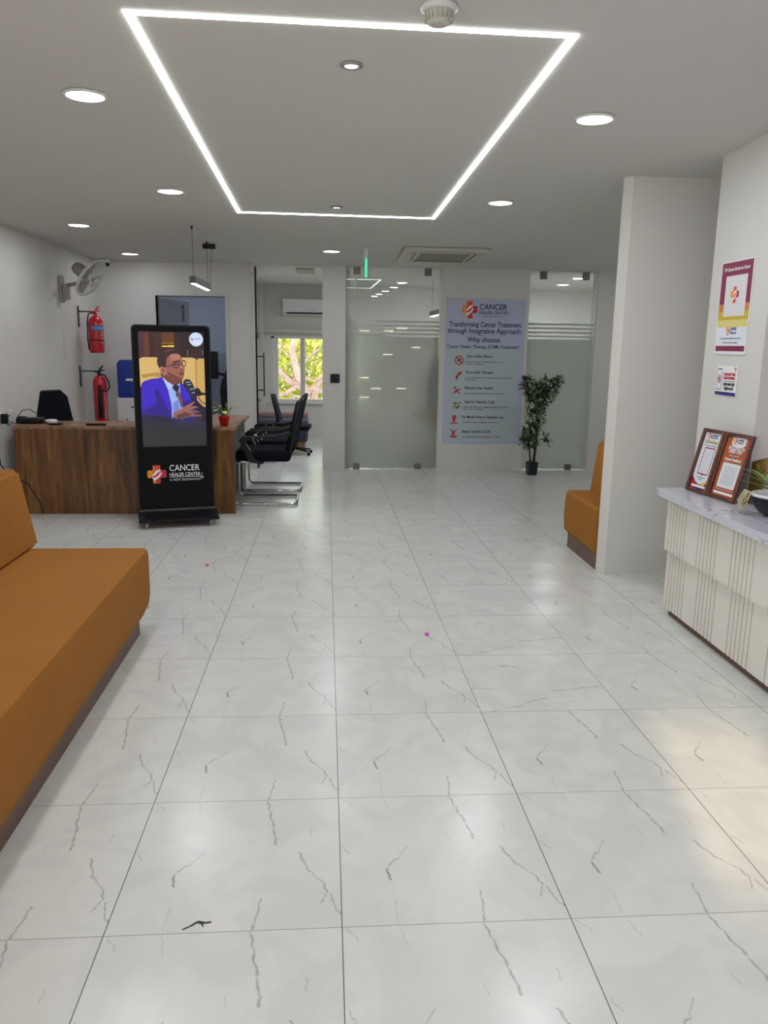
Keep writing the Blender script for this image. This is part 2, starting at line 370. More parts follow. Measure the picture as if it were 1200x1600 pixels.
class Canvas:
    """small painter; unit square with t measured downwards"""
    def __init__(s, nx, ny, fill=None):
        s.nx, s.ny = nx, ny
        s.u, s.v = np.meshgrid((np.arange(nx)+.5)/nx, (np.arange(ny)+.5)/ny)
        s.c = np.zeros((ny, nx, 3)); s.m = np.zeros((ny, nx), bool)
        if fill is not None: s.c[:] = fill; s.m[:] = True
    def put(s, k, col):
        s.c[k] = col; s.m |= k
    def inside(s, pts):
        u, v = s.u, s.v; k = np.zeros(u.shape, bool); n = len(pts)
        for i in range(n):
            x0, y0 = pts[i]; x1, y1 = pts[(i+1) % n]
            if y0 == y1: continue
            cnd = ((y0 > v) != (y1 > v)) & (u < (x1-x0)*(v-y0)/(y1-y0)+x0)
            k ^= cnd
        return k
    def poly(s, pts, col): s.put(s.inside(pts), col)
    def ell(s, cx, cy, rx, ry, col, ang=0):
        du, dv = s.u-cx, s.v-cy; a = math.radians(ang); x = du*math.cos(a)+dv*math.sin(a); y = -du*math.sin(a)+dv*math.cos(a)
        s.put((x/rx)**2+(y/ry)**2 <= 1, col)
    def ring(s, cx, cy, rx, ry, w, col):
        d = np.sqrt(((s.u-cx)/rx)**2+((s.v-cy)/ry)**2); s.put(abs(d-1) <= w, col)
    def line(s, pts, w, col, asp=1.0):
        for (x0, y0), (x1, y1) in zip(pts[:-1], pts[1:]):
            dx, dy = x1-x0, (y1-y0)*asp; l2 = dx*dx+dy*dy+1e-12
            px, py = s.u-x0, (s.v-y0)*asp
            h = np.clip((px*dx+py*dy)/l2, 0, 1)
            s.put(np.hypot(px-h*dx, py-h*dy) <= w, col)
    def rect(s, x0, y0, x1, y1, col): s.put((s.u >= x0) & (s.u <= x1) & (s.v >= y0) & (s.v <= y1), col)
    def mesh(s, x0, x1, z0, z1, y=0.0):
        """faces for painted cells; top of the canvas at z1"""
        bm = bmesh.new(); lay = bm.loops.layers.float_color.new('Col'); vs = {}
        def V(i, j):
            if (i, j) not in vs: vs[i, j] = bm.verts.new((x0+(x1-x0)*i/s.nx, y, z1-(z1-z0)*j/s.ny))
            return vs[i, j]
        for j in range(s.ny):
            i = 0
            while i < s.nx:
                if not s.m[j, i]: i += 1; continue
                k = i; c = s.c[j, i]
                while k+1 < s.nx and s.m[j, k+1] and (s.c[j, k+1] == c).all(): k += 1
                f = bm.faces.new((V(i, j+1), V(k+1, j+1), V(k+1, j), V(i, j)))
                for l in f.loops: l[lay] = (*c, 1)
                i = k+1
        return bm
OR, RO, CR, RD, YE, WHT = srgb(238, 150, 40), srgb(226, 84, 44), srgb(196, 30, 70), srgb(214, 44, 40), srgb(236, 190, 60), srgb(245, 245, 245)
def logo(parent, cx, cz, w, y=-.0015, name='logo', n=48, h=None, white=WHT):
    h = h or w
    c = Canvas(n, n)
    c.rect(.30, .0, .68, .5, RO); c.rect(.30, .04, .5, .5, OR); c.rect(.36, .0, .6, .45, RO)
    c.rect(.04, .27, .34, .68, OR); c.rect(0, .32, .2, .64, OR); c.rect(.3, .3, .68, .7, RD); c.rect(.62, .27, .96, .68, CR); c.rect(.8, .32, 1.0, .64, CR)
    c.rect(.30, .66, .68, .97, RD); c.rect(.34, .6, .64, 1.0, RD); c.rect(.30, .78, .42, .97, YE)
    c.poly([(.24, .62), (.42, .30), (.66, .22), (.72, .32), (.55, .40), (.44, .52)], white)
    c.poly([(.78, .40), (.66, .62), (.46, .80), (.30, .80), (.26, .66), (.42, .66), (.58, .56), (.66, .42)], white)
    c.poly([(.44, .56), (.52, .42), (.60, .38), (.54, .50)], RD)
    bm = c.mesh(cx-w/2, cx+w/2, cz-h/2, cz+h/2, y)
    return obj(name, bm, M['printed'], parent)

# ---------------------------------------------------------------- room shell
XL, YF, YB = -2.65, 9.64, -3.0
def zc(y): return 2.4+.03*(9.64-y)
T_ = .6
rowsY = [3.028, 4.04, 5.07, 6.1, 7.075, 8.05, 8.985, 9.94, 10.9, 11.82, 12.73]
for k in range(12): rowsY.append(rowsY[-1]+.94)
for k in range(9): rowsY.insert(0, rowsY[0]-1.02)
cols = list(range(-6, 9))
bm = new(); uvl = bm.loops.layers.uv.new('UVMap'); cl = bm.loops.layers.float_color.new('Col')
def gx(i, yt): return T_*(.073+i*(1.018-.006*(min(max(yt, -2), 14)-4)))
g = {(i, j): bm.verts.new((gx(i, y), y*T_, 0)) for i in cols for j, y in enumerate(rowsY)}
random.seed(3)
for i in cols[:-1]:
    for j in range(len(rowsY)-1):
        f = bm.faces.new((g[i, j], g[i+1, j], g[i+1, j+1], g[i, j+1])); jj = j-9
        uvs = [(0, 0), (1, 0), (1, 1), (0, 1)]
        k = 1 if (i == 1 and jj in (2, 3, 4)) else (2 if (i*7+jj*13) % 11 == 0 and jj > 4 else 0)
        rc = (random.random(), random.random(), random.random(), 1)
        for n_, l in enumerate(f.loops): l[uvl].uv = uvs[(n_+k) % 4]; l[cl] = rc
floor = struct('floor', bm, M['tile'])
# chipped tile edge near the bottom of the picture
bm = new()
pts = [(-.372, 1.830), (-.352, 1.842), (-.338, 1.856), (-.318, 1.851), (-.301, 1.854)]
for (a, b_), w in zip(zip(pts[:-1], pts[1:]), (.002, .003, .0045, .003)):
    d = Vector((b_[0]-a[0], b_[1]-a[1])).normalized(); nrm = Vector((-d.y, d.x))*w
    prism(bm, [(a[0]+nrm.x, a[1]+nrm.y), (a[0]-nrm.x, a[1]-nrm.y), (b_[0]-nrm.x, b_[1]-nrm.y), (b_[0]+nrm.x, b_[1]+nrm.y)], 'z', .0002, .0012)
prism(bm, [(-.330, 1.853), (-.326, 1.853), (-.318, 1.838), (-.322, 1.838)], 'z', .0002, .0012)
obj('tile_chip', bm, M['crack'], floor, label='dark chipped crack at a tile edge')

# ceiling: main room slab follows the slightly rising soffit
bm = new(); prism(bm, [(YB-.1, zc(YB-.1)), (YF, zc(YF)), (YF, 2.9), (YB-.1, 3.1)], 'x', -3.7, 4.0); struct('ceiling', bm, M['ceil'])
bm = new(); box(bm, XL-.1, 4.6, YF+.001, 13.1, 2.39, 2.9); struct('ceiling_inner_room', bm, M['ceil'])
def wl(y): return -2.62-.068*(9.64-y)
WRZ = -math.atan(.068)
bm = new(); GY0, GY1, GZ0, GZ1 = -2.4, .5, .25, 2.25
for a, b_, z0, z1 in ((YB, GY0, 0, 3.1), (GY1, YF, 0, 3.1), (GY0, GY1, 0, GZ0), (GY0, GY1, GZ1, 3.1)): prism(bm, [(wl(a), a), (wl(b_), b_), (wl(b_)-.12, b_), (wl(a)-.12, a)], 'z', z0, z1)
struct('wall_left', bm, M['wall'])
w2 = thing('window_added', '', '', (wl(-.95)-.06, -.95, 0), WRZ); del w2['label']; del w2['category']; w2['kind'] = 'structure'  # unseen window added to frame the daylight fill lamp
bm = new()
for y0, y1, z0, z1 in ((-1.44, -1.39, GZ0, GZ1), (1.39, 1.44, GZ0, GZ1), (-.025, .025, GZ0, GZ1), (-1.44, 1.44, GZ0, GZ0+.05), (-1.44, 1.44, GZ1-.05, GZ1)): box(bm, -.03, .03, y0, y1, z0, z1)
obj('window_frame', bm, M['white_plastic'], w2)
# wall beside the doorway, back left
DX0, DX1, DZ = -1.96, -1.165, 2.02
bm = new()
box(bm, XL-.20, DX0, YF, YF+.12, 0, 2.45); box(bm, DX1, -.84, YF, YF+.12, 0, 2.45); box(bm, DX0, DX1, YF, YF+.12, DZ, 2.45)
struct('wall_back', bm, M['wall'])
bm = new(); box(bm, -.036, .235, YF-.02, YF+.22, 0, 2.42); struct('wall_back_pier', bm, M['wall'])
bm = new(); box(bm, 1.37, 2.43, YF-.005, YF+.2, 0, 2.42); struct('wall_back_poster_bay', bm, M['wall'])
bm = new(); box(bm, 3.26, 4.0, YF, YF+.2, 0, 2.42); struct('wall_back_right', bm, M['wall'])
bm = new()
for a in ((DX0-.035, DX0, YF-.012, YF+.13, 0, DZ+.035), (DX1, DX1+.035, YF-.012, YF+.13, 0, DZ+.035), (DX0, DX1, YF-.012, YF+.13, DZ, DZ+.035)): box(bm, *a)
struct('trim_1', bm, M['white_lac'])
# right side
bm = new(); prism(bm, [(1.845, 5.12), (1.845, 5.10), (1.888, 5.06), (4.0, 5.06), (4.0, 5.12)], 'z', 0, 2.62); struct('wall_right_pier', bm, M['wall'])
bm = new(); box(bm, 2.2, 2.9, 3.93, 4.56, 0, 2.70); struct('wall_right_column', bm, M['wall'])
bm = new(); box(bm, 2.9, 3.0, YB, 5.06, 0, 3.1); struct('wall_right', bm, M['lilac'])
bm = new(); box(bm, 3.9, 4.0, 5.12, YF, 0, 2.7); struct('wall_right_far', bm, M['wall'])
# rear wall behind the photographer, with an added opening sized to shape the sun patch
bm = new()
OX0, OX1, OZ0, OZ1 = -.02, .40, 1.22, 1.50
for a in ((-6.5, OX0, YB-.1, YB, 0, 3.1), (OX1, 3.0, YB-.1, YB, 0, 3.1), (OX0, OX1, YB-.1, YB, 0, OZ0), (OX0, OX1, YB-.1, YB, OZ1, 3.1)): box(bm, *a)  # left end lengthened out of view to block sun through the side opening
struct('wall_front', bm, M['wall'])
# room behind the doorway
bm = new()
box(bm, XL-.1, -1.05, 11.6, 11.7, 0, 2.39); box(bm, XL-.1, XL, YF+.12, 11.6, 0, 2.39)
struct('wall_back_room', bm, M['backroom'])
bm = new(); box(bm, -1.14, -1.04, YF+.12, 12.9, 0, 2.39); struct('wall_inner_left', bm, M['wall'])
# inner office back wall with window
WX0, WX1, WZ0, WZ1, YI = -.86, .80, .585, 1.615, 12.9
bm = new()
for a in ((-1.14, WX0, YI, YI+.15, 0, 2.4), (WX1, 4.6, YI, YI+.15, 0, 2.4), (WX0, WX1, YI, YI+.15, 0, WZ0), (WX0, WX1, YI, YI+.15, WZ1, 2.4)): box(bm, *a)
struct('wall_inner_back', bm, M['wall'])
bm = new(); box(bm, 4.5, 4.6, YF+.2, YI, 0, 2.4); struct('wall_inner_right', bm, M['wall'])
# window: frame, meeting rails, panes, sill
win = thing('window_1', 'white sliding window', 'window', (0, YI, 0)); del win['label']; del win['category']; win['kind'] = 'structure'
bm = new()
for a in ((WX0, WX0+.05, .02, .09, WZ0, WZ1), (WX1-.05, WX1, .02, .09, WZ0, WZ1), (WX0, WX1, .02, .09, WZ0, WZ0+.04), (WX0, WX1, .02, .09, WZ1-.04, WZ1)): box(bm, *a, bevel=.004, seg=1)
box(bm, WX0+.05, WX0+.11, .03, .07, WZ0+.04, WZ1-.04); box(bm, -.40, -.35, .05, .08, WZ0+.04, WZ1-.04); box(bm, -.36, -.325, .02, .05, WZ0+.04, WZ1-.04)
box(bm, .30, .35, .03, .07, WZ0+.04, WZ1-.04)
obj('window_frame', bm, M['white_plastic'], win)
bm = new(); box(bm, WX0+.1, WX1-.05, .055, .06, WZ0+.04, WZ1-.04); obj('window_pane', bm, M['glass'], win)
bm = new(); box(bm, WX0-.02, WX1+.02, -.05, .03, WZ0-.03, WZ0+.004, bevel=.004, seg=1); obj('window_sill', bm, M['white_plastic'], win)
bm = new(); box(bm, -1.03, 1.0, YI-.11, YI, 1.66, 1.73, bevel=.01, seg=2); tag(obj('roller_blind_box', bm, M['louver']), 'long ivory roller blind box above the office window', 'blind')

# door leaf opened into the back room
dl = thing('door_1', '', '', (DX0+.02, YF+.10, 0), math.radians(72)); del dl['label']; del dl['category']; dl['kind'] = 'structure'
bm = new(); box(bm, 0, .74, 0, .035, .01, 2.0, bevel=.003, seg=1); obj('door_leaf', bm, M['backroom'], dl)
bm = new(); box(bm, .55, .575, -.012, 0, 1.76, 1.92, bevel=.004, seg=1); tube(bm, [(.562, -.02, 1.74), (.562, -.02, 1.94)], .006); box(bm, .545, .58, -.03, 0, 1.92, 1.945)
obj('door_bolt', bm, M['steel'], dl)
bm = new(); box(bm, .66, .70, -.02, 0, .98, 1.12); tube(bm, [(.68, -.02, 1.05), (.68, -.05, 1.05), (.58, -.05, 1.05)], .008); obj('door_handle', bm, M['steel'], dl)

# ---------------------------------------------------------------- glass partitions
def partition(x0, x1, clips, label, ztop, stripes):
    t = thing('glass_partition', label, 'glass panel', (x0, YF+.03, 0)); w = x1-x0
    bm = new(); box(bm, .004, w-.004, 0, .012, .01, ztop-.005); obj('glass_pane', bm, M['glass'], t)
    bm = new(); zt = 1.60
    box(bm, .006, w-.006, .0135, .0165, .012, zt)
    for k in range(4): box(bm, .006, w-.006, .0135, .0165, zt+.018+k*.048, zt+.018+k*.048+.026)
    obj('frosted_film', bm, M['frost'], t)
    for cx, top in clips:
        bm = new(); z0, z1 = (ztop-.10, ztop-.01) if top else (.0, .07)
        box(bm, cx-.04, cx+.04, -.012, .03, z0, z1, bevel=.004, seg=2); obj('clip', bm, M['clip'], t)
    return t
partition(.238, 1.367, ((.13, 1), (.97, 1), (.14, 0), (.90, 0)), 'wide frosted glass panel between the pier and the poster wall', 2.405, 4)
partition(2.433, 3.257, ((.16, 1), (.68, 1), (.60, 0)), 'frosted glass panel right of the poster, behind the artificial tree', 2.395, 4)

# open glass office door, seen edge on
t = thing('glass_door', 'open clear glass door seen edge on beside the office opening, with long pull handle', 'door', (-.82, YF+.07, 0), math.radians(92.5))
bm = new(); box(bm, 0, .92, -.006, .006, .01, 2.36); obj('glass_pane', bm, M['glass'], t)
bm = new(); box(bm, 0, .12, -.016, .016, 2.28, 2.36, bevel=.003, seg=1); box(bm, 0, .14, -.016, .016, .0, .06, bevel=.003, seg=1); obj('patch_fitting', bm, M['steel'], t)
bm = new(); box(bm, -.012, .004, -.012, .012, .01, 2.37); obj('edge_seal', bm, M['black'], t)
for sgn in (-1, 1):
    bm = new(); box(bm, .79, .82, sgn*.06-.009, sgn*.06+.009, .82, 1.38, bevel=.004, seg=2)
    for z in (.90, 1.33): tube(bm, [(.805, 0, z), (.805, sgn*.06, z)], .009)
    obj('pull_handle', bm, M['dark_grey'], t)
bm = new(); box(bm, -.075, -.03, -.018, .018, 2.30, 2.40); struct('trim_2', bm, M['steel']).location = (-.80, YF-.01, 0)
bm = new(); box(bm, -.858, -.828, YF-.012, YF+.14, 0, 2.40); struct('trim_3', bm, M['white_lac'])

# ---------------------------------------------------------------- ceiling lights
def downlight(x, y, label, r=.085, power=DOWN_W, z=None, group='large round downlights'):
    z = zc(y) if z is None else z
    t = thing('recessed_downlight', label, 'ceiling light', (x, y, z-.004))
    bm = new(); lathe(bm, [(r+.012, .004), (r+.012, -.002), (r, -.006), (r-.004, -.002), (r-.004, .004)], 36); obj('trim_ring', bm, M['white_plastic'], t)
    bm = new(); lathe(bm, [(r-.006, .002), (r-.006, -.004), (0, -.005)], 36); obj('diffuser', bm, M['lamp'], t)
    area('light', (0, 0, -.012), r*1.8, power, (.93, .95, 1.0), parent=t, shape='DISK')
    return t
downlight(-1.069, 3.931, 'round white downlight nearest the camera on the left, above the orange sofa')
downlight(1.276, 3.994, 'round white downlight nearest the camera on the right, outside the lit rectangle')
downlight(-1.063, 5.871, 'round white downlight above the tall display kiosk')
downlight(1.248, 5.931, 'round white downlight beyond the far right corner of the lit rectangle')
downlight(-2.111, 7.333, 'round white downlight above the left end of the wooden desk', power=4)
downlight(-2.09, 9.058, 'small looking round downlight near the wall fan, farthest on the left', power=2)
downlight(.061, 8.511, 'round white downlight in front of the pier, left of the green lamp', power=5)
for i, y in enumerate((1.9, -.2, -2.0)):
    for x in (-1.066, 1.27): downlight(x, y, 'round white downlight on the ceiling behind the camera', group=None)['group'] = 'downlights over the rear of the room'
downlight(3.45, 8.3, 'round white downlight in front of the right frosted panel', power=DOWN_W*.7)
downlight(2.0, 11.2, 'added round white downlight, unseen, brightening the office behind the frosted glass', z=2.39, power=14)  # added lamp hidden by the poster bay, lights the frosted panels from behind
downlight(3.4, 11.6, 'round white downlight inside the office behind the right glass panel', z=2.39, power=14)
def spot(x, y, label):
    t = thing('ceiling_spotlight', label, 'ceiling light', (x, y, zc(y)-.003))
    bm = new(); lathe(bm, [(.045, .003), (.045, -.004), (.034, -.008), (.028, .0)], 32); obj('trim_ring', bm, M['grey_plastic'], t)
    bm = new(); lathe(bm, [(.027, .002), (.025, -.004), (0, -.006)], 32); obj('lens', bm, M['spot'], t)
    area('light', (0, 0, -.012), .05, 3, (.93, .95, 1.0), parent=t, shape='DISK')
spot(.102, 3.445, 'small bright spotlight inside the lit rectangle near its front edge')
spot(.082, 6.256, 'small spotlight inside the lit rectangle by its far edge')
# LED rectangle
t = thing('led_strip_rectangle', 'large glowing rectangle of white LED strips set in the ceiling', 'ceiling light', (.1, 4.8, zc(4.8)))
cs = [(-.774, -1.75), (.791, -1.72), (.754, 1.80), (-.771, 1.76)]
for k in range(4):
    a, b_ = Vector(cs[k]), Vector(cs[(k+1) % 4]); d = (b_-a).normalized(); n_ = Vector((-d.y, d.x))*.0125
    e = d*.0125; P4 = [a-e+n_, a-e-n_, b_+e-n_, b_+e+n_]
    bm = new(); vt = [bm.verts.new((p.x, p.y, -.03*p.y-.006)) for p in P4]; vb = [bm.verts.new((p.x, p.y, -.03*p.y+.002)) for p in P4]
    bm.faces.new(vt); bm.faces.new(vb[::-1])
    for q in range(4): bm.faces.new((vt[q], vb[q], vb[(q+1) % 4], vt[(q+1) % 4]))
    bmesh.ops.recalc_face_normals(bm, faces=bm.faces)
    obj('led_strip', bm, M['strip'], t)

# smoke detector
t = thing('smoke_detector', 'white round ribbed smoke detector on the ceiling at the top edge', 'smoke detector', (.376, 2.90, zc(2.90)))
bm = new(); lathe(bm, [(.062, 0), (.062, -.012), (.05, -.018)], 32); obj('mounting_base', bm, M['white_plastic'], t)
bm = new(); lathe(bm, [(.048, -.014), (.046, -.03), (.036, -.048), (.033, -.056), (.026, -.058), (0, -.058)], 32)
for k in range(20):
    a = 2*PI*k/20; box(bm, .036, .05, -.002, .002, -.046, -.018, mtx=Matrix.Rotation(a, 4, 'Z'))
obj('sensor_head', bm, M['louver'], t)

# cassette air conditioner
t = thing('cassette_air_conditioner', 'square ivory ceiling cassette air conditioner beyond the lit rectangle', 'air conditioner', (1.20, 8.50, zc(8.5)-.011), 0); t.rotation_euler = (-.03, 0, 0)
bm = new(); s = .43
box(bm, -s, s, -s, s, -.028, .01, bevel=.012, seg=2)
obj('panel', bm, M['louver'], t)
bm = new(); box(bm, -.25, .25, -.25, .25, -.034, -.028)
for k in range(11): box(bm, -.24, .24, -.235+k*.045, -.225+k*.045, -.038, -.034)
obj('intake_grille', bm, M['grille'], t)
for k in range(4):
    bm = new(); box(bm, -.27, .27, -.37, -.31, -.036, -.028, bevel=.004, seg=1, mtx=Matrix.Rotation(k*PI/2, 4, 'Z')); lo = obj('louvre', bm, M['louver'], t)
    bm = new(); box(bm, -.27, .27, -.308, -.296, -.0335, -.028, mtx=Matrix.Rotation(k*PI/2, 4, 'Z')); obj('air_slot', bm, M['dark_grey'], lo)

# pendant bar lamp
t = thing('pendant_bar_lamp', 'slim black linear pendant lamp hanging over the desk', 'pendant lamp', (-1.14, 7.2, 2.025))
bm = new(); box(bm, -.026, .026, -.02, .93, -.028, .03, bevel=.005, seg=2); obj('housing', bm, M['dark_grey'], t)
bm = new(); box(bm, -.017, .017, .0, .9, -.034, -.0285); obj('diffuser', bm, M['pendantlamp'], t)
for y in (.03, .90):
    bm = new(); zt = zc(7.2+y)-2.025; tube(bm, [(0, y, .03), (0, y, zt-.02)], .0018, 6); lathe(bm, [(.008, zt-.03), (.008, zt)], 12, (0, y, 0)); obj('cable', bm, M['black'], t)
bm = new(); zt = zc(8.28)-2.025; box(bm, -.06, .06, 1.02, 1.08, zt-.045, zt, bevel=.004, seg=1); tube(bm, [(.03, 1.05, zt-.04), (.02, .92, .03)], .0018, 6); obj('canopy', bm, M['black'], t)
area('light', (0, .45, -.04), .9, 3, (1.0, .93, .86), parent=t, sizey=.03).rotation_euler = (0, 0, PI/2)

# green indicator lamp hanging from ceiling
t = thing('green_tube_lamp', 'thin glowing green tube hanging from a small ceiling bracket', 'lamp', (.405, 8.25, zc(8.25)))
bm = new(); box(bm, -.03, .03, -.03, .03, -.02, 0, bevel=.004, seg=1); box(bm, -.018, .018, -.018, .018, -.10, -.02, bevel=.004, seg=1); obj('bracket', bm, M['white_plastic'], t)
bm = new(); lathe(bm, [(.0, -.285), (.010, -.28), (.010, -.105), (0, -.10)], 14); obj('green_tube', bm, M['greenlamp'], t)

downlight(.12, 10.5, 'added round downlight hidden behind the pier to brighten the office', z=2.39, power=13)  # extra lamp added out of sight to lift the dim inner office
bm = new(); box(bm, -1.03, -.965, 12.78, 12.9, 0, 2.39, bevel=.004, seg=1); struct('trim_5', bm, M['white_lac'])
# ceiling vent strip near the office opening
bm = new(); box(bm, -.36, -.14, YF+.35, YF+.95, 2.376, 2.39, bevel=.003, seg=1); tag(obj('ceiling_access_panel', bm, M['grille']), 'flat grey ceiling panel just inside the office opening', 'ceiling panel')

# ---------------------------------------------------------------- left wall and back left objects
# wall fan
t = thing('fan', 'grey wall mounted fan with round wire cage tilted down', 'fan', (wl(8.58), 8.58, 2.01), WRZ)
bm = new(); box(bm, 0, .03, -.05, .05, -.13, .13, bevel=.008, seg=2); box(bm, .03, .09, -.035, .035, -.11, .04, bevel=.01, seg=2); obj('wall_bracket', bm, M['grey_plastic'], t)
bm = new(); tube(bm, [(.06, 0, .03), (.15, 0, .05), (.24, 0, .06)], .02); lathe(bm, [(.028, -.025), (.028, .025)], 16, (.24, 0, .06)); obj('arm', bm, M['grey_plastic'], t)
nv = Vector((.81, -.11, -.56)).normalized(); q = nv.to_track_quat('Z', 'Y').to_matrix().to_4x4(); cc = Vector((.33, -.05, .11))
mt = Matrix.Translation(cc) @ q
bm = new(); lathe(bm, [(0, -.20), (.045, -.195), (.062, -.16), (.066, -.07), (.05, -.04), (0, -.03)], 24, mtx=mt); obj('motor_housing', bm, M['grey_plastic'], t)
bm = new()
def circ(r, z, n=40): return [mt @ Vector((r*math.cos(2*PI*k/n), r*math.sin(2*PI*k/n), z)) for k in range(n)]
tube(bm, circ(.205, 0), .006, 6, closed=True); tube(bm, circ(.205, .018), .006, 6, closed=True)
for k in range(48):
    a = 2*PI*k/48; c_, s_ = math.cos(a), math.sin(a)
    tube(bm, [mt @ Vector((.03*c_, .03*s_, .065)), mt @ Vector((.12*c_, .12*s_, .06)), mt @ Vector((.18*c_, .18*s_, .04)), mt @ Vector((.205*c_, .205*s_, .01)), mt @ Vector((.17*c_, .17*s_, -.03)), mt @ Vector((.06*c_, .06*s_, -.055))], .0016, 4)
lathe(bm, [(0, .062), (.035, .062), (.035, .07), (0, .072)], 20, mtx=mt)
obj('cage', bm, M['white_plastic'], t)
bm = new()
for k in range(3):
    for s0 in range(10):
        pass
for k in range(3):
    a0 = 2*PI*k/3; tb = bmesh.new(); rows_ = []
    for i in range(7):
        r_ = .03+.155*i/6; wdt = math.radians(28+26*math.sin(PI*i/6*.8)); rows_.append([tb.verts.new(mt @ Vector((r_*math.cos(a0+wdt*(j/4-.5)), r_*math.sin(a0+wdt*(j/4-.5)), .03*(j/4-.5)+.005))) for j in range(5)])
    for i in range(6):
        for j in range(4): tb.faces.new((rows_[i][j], rows_[i+1][j], rows_[i+1][j+1], rows_[i][j+1]))
    bmesh.ops.solidify(tb, geom=list(tb.faces), thickness=.002); merge(bm, tb)
obj('blades', bm, mat('fan_blade_plastic', srgb(190, 180, 168), .35), t, smooth=True)

bm = new(); tube(bm, [(.006, -.02, -.12), (.006, -.01, -.4), (.006, 0, -.72)], .003, 6); obj('cord', bm, M['white_plastic'], t)
# CCTV
t = thing('security_camera', 'small white security camera in the ceiling corner beside the fan', 'security camera', (-2.47, 9.53, zc(9.5)-.004))
bm = new(); box(bm, -.05, .05, -.04, .05, -.04, 0, bevel=.008, seg=2); obj('housing', bm, M['white_plastic'], t)
bm = new(); lathe(bm, [(0, 0), (.022, -.002), (.026, -.02), (.022, -.035), (0, -.04)], 20, (0.02, -.03, -.045)); obj('lens', bm, M['black'], t)

def extinguisher(x, y, z0, h, r, label, horn):
    t = thing('fire_extinguisher', label, 'fire extinguisher', (x, y, z0), math.radians(20), None)
    bm = new(); lathe(bm, [(0, 0), (r*.7, 0), (r*.96, .008), (r, .03), (r, h-.09), (r*.92, h-.05), (r*.6, h-.015), (r*.3, h), (0, h)], 32)
    if not horn:
        for k in range(8): a = 2*PI*k/8; lathe(bm, [(0, -.008), (.016, -.006), (.016, .01)], 10, (r*.72*math.cos(a), r*.72*math.sin(a), 0))
    obj('cylinder', bm, M['red'], t)
    bm = new(); lathe(bm, [(.018, h-.01), (.02, h+.02), (.013, h+.03), (.013, h+.05), (0, h+.052)], 16); tube(bm, [(-.0, -.01, h+.03), (-.05, -.02, h+.035)], .007); obj('valve', bm, M['black'] if horn else M['red'], t)
    bm = new()
    prism(bm, [(-.01, h+.045), (.015, h+.05), (.05, h+.105), (.035, h+.105), (.0, h+.07)], 'y', -.012, .012); prism(bm, [(-.01, h+.03), (.05, h+.05), (.06, h+.062), (.045, h+.062), (-.01, h+.045)], 'y', -.01, .01)
    obj('trigger_handle', bm, M['black'] if horn else M['red'], t)
    bm = new()
    if horn:
        tube(bm, [(.0, -.02, h+.02), (.05, -.05, h-.0), (.085, -.05, h-.06), (.095, -.045, h-.13), (.06, -.07, h-.17), (.0, -r-.01, h-.15)], .008)
        lathe(bm, [(.014, h-.10), (.02, h-.14), (.028, h-.33), (.032, h-.45), (0, h-.45)], 16, (-.01, -r-.018, 0))
    else:
        tube(bm, [(-.02, -.01, h+.03), (-.07, -.02, h+.02), (-.085, -.02, h-.05), (-.09, -.01, h-.25), (-.08, 0, h-.36)], .007)
        tube(bm, [(r*math.cos(a)*1.01, r*math.sin(a)*1.01, .13) for a in [2*PI*k/32 for k in range(32)]], .006, 6, closed=True)
    obj('hose', bm, M['black'], t)
    # white printed lettering on the shell
    bm = new(); tmp = new()
    if horn: text_bm(tmp, 'CARBON DIOXIDE', 0, 0, .035, 'CENTER', width=.30, y=0, depth=.0002)
    else: text_bm(tmp, 'SAFETY', 0, 0, .05, 'CENTER', width=.22, y=0, depth=.0002)
    for v in tmp.verts:
        u, w = v.co.x, v.co.z; a = math.radians(-55) + (w-.01)/r; rr = r+.0015+abs(v.co.y)
        zc_ = (h*.40 if horn else h*.5)-u
        v.co = Vector((rr*math.cos(a), rr*math.sin(a), zc_))
    bmesh.ops.recalc_face_normals(tmp, faces=tmp.faces); merge(bm, tmp)
    obj('lettering', bm, M['print_white'], t)
    if not horn:
        bm = new(); tb = bmesh.new(); A = []; 
        for k in range(13):
            a = math.radians(-120+k*7.5); A.append([tb.verts.new(((r+.001)*math.cos(a), (r+.001)*math.sin(a), z)) for z in (h-.16, h-.10)])
        for k in range(12): tb.faces.new((A[k][0], A[k+1][0], A[k+1][1], A[k][1]))
        merge(bm, tb); obj('type_band', bm, mat('blue_band', srgb(40, 110, 190), .4), t, label='blue band with white letters')
        bm = new(); tmp = new(); text_bm(tmp, 'POWDER', 0, 0, .045, 'CENTER', width=.15, y=0, depth=.0002)
        for v in tmp.verts:
            a = math.radians(-68)+v.co.x/r; rr = r+.0025+abs(v.co.y); v.co = Vector((rr*math.cos(a), rr*math.sin(a), h-.146+v.co.z))
        bmesh.ops.recalc_face_normals(tmp, faces=tmp.faces); merge(bm, tmp); obj('type_lettering', bm, M['print_white'], t)
    bm = new(); q = Matrix.Rotation(math.radians(-20), 4, 'Z')
    dw = x-wl(y)-.001; box(bm, -dw, -dw+.012, .0, .03, h-.12, h+.10, mtx=q); box(bm, -dw, -.0, .005, .02, h+.035, h+.05, mtx=q); obj('wall_hook', bm, M['dark_grey'], t)
extinguisher(-2.475, 9.0, 1.375, .385, .078, 'upper red fire extinguisher with blue band hanging on the wall', False)
extinguisher(-2.455, 8.95, .60, .53, .072, 'lower red fire extinguisher with black discharge horn', True)
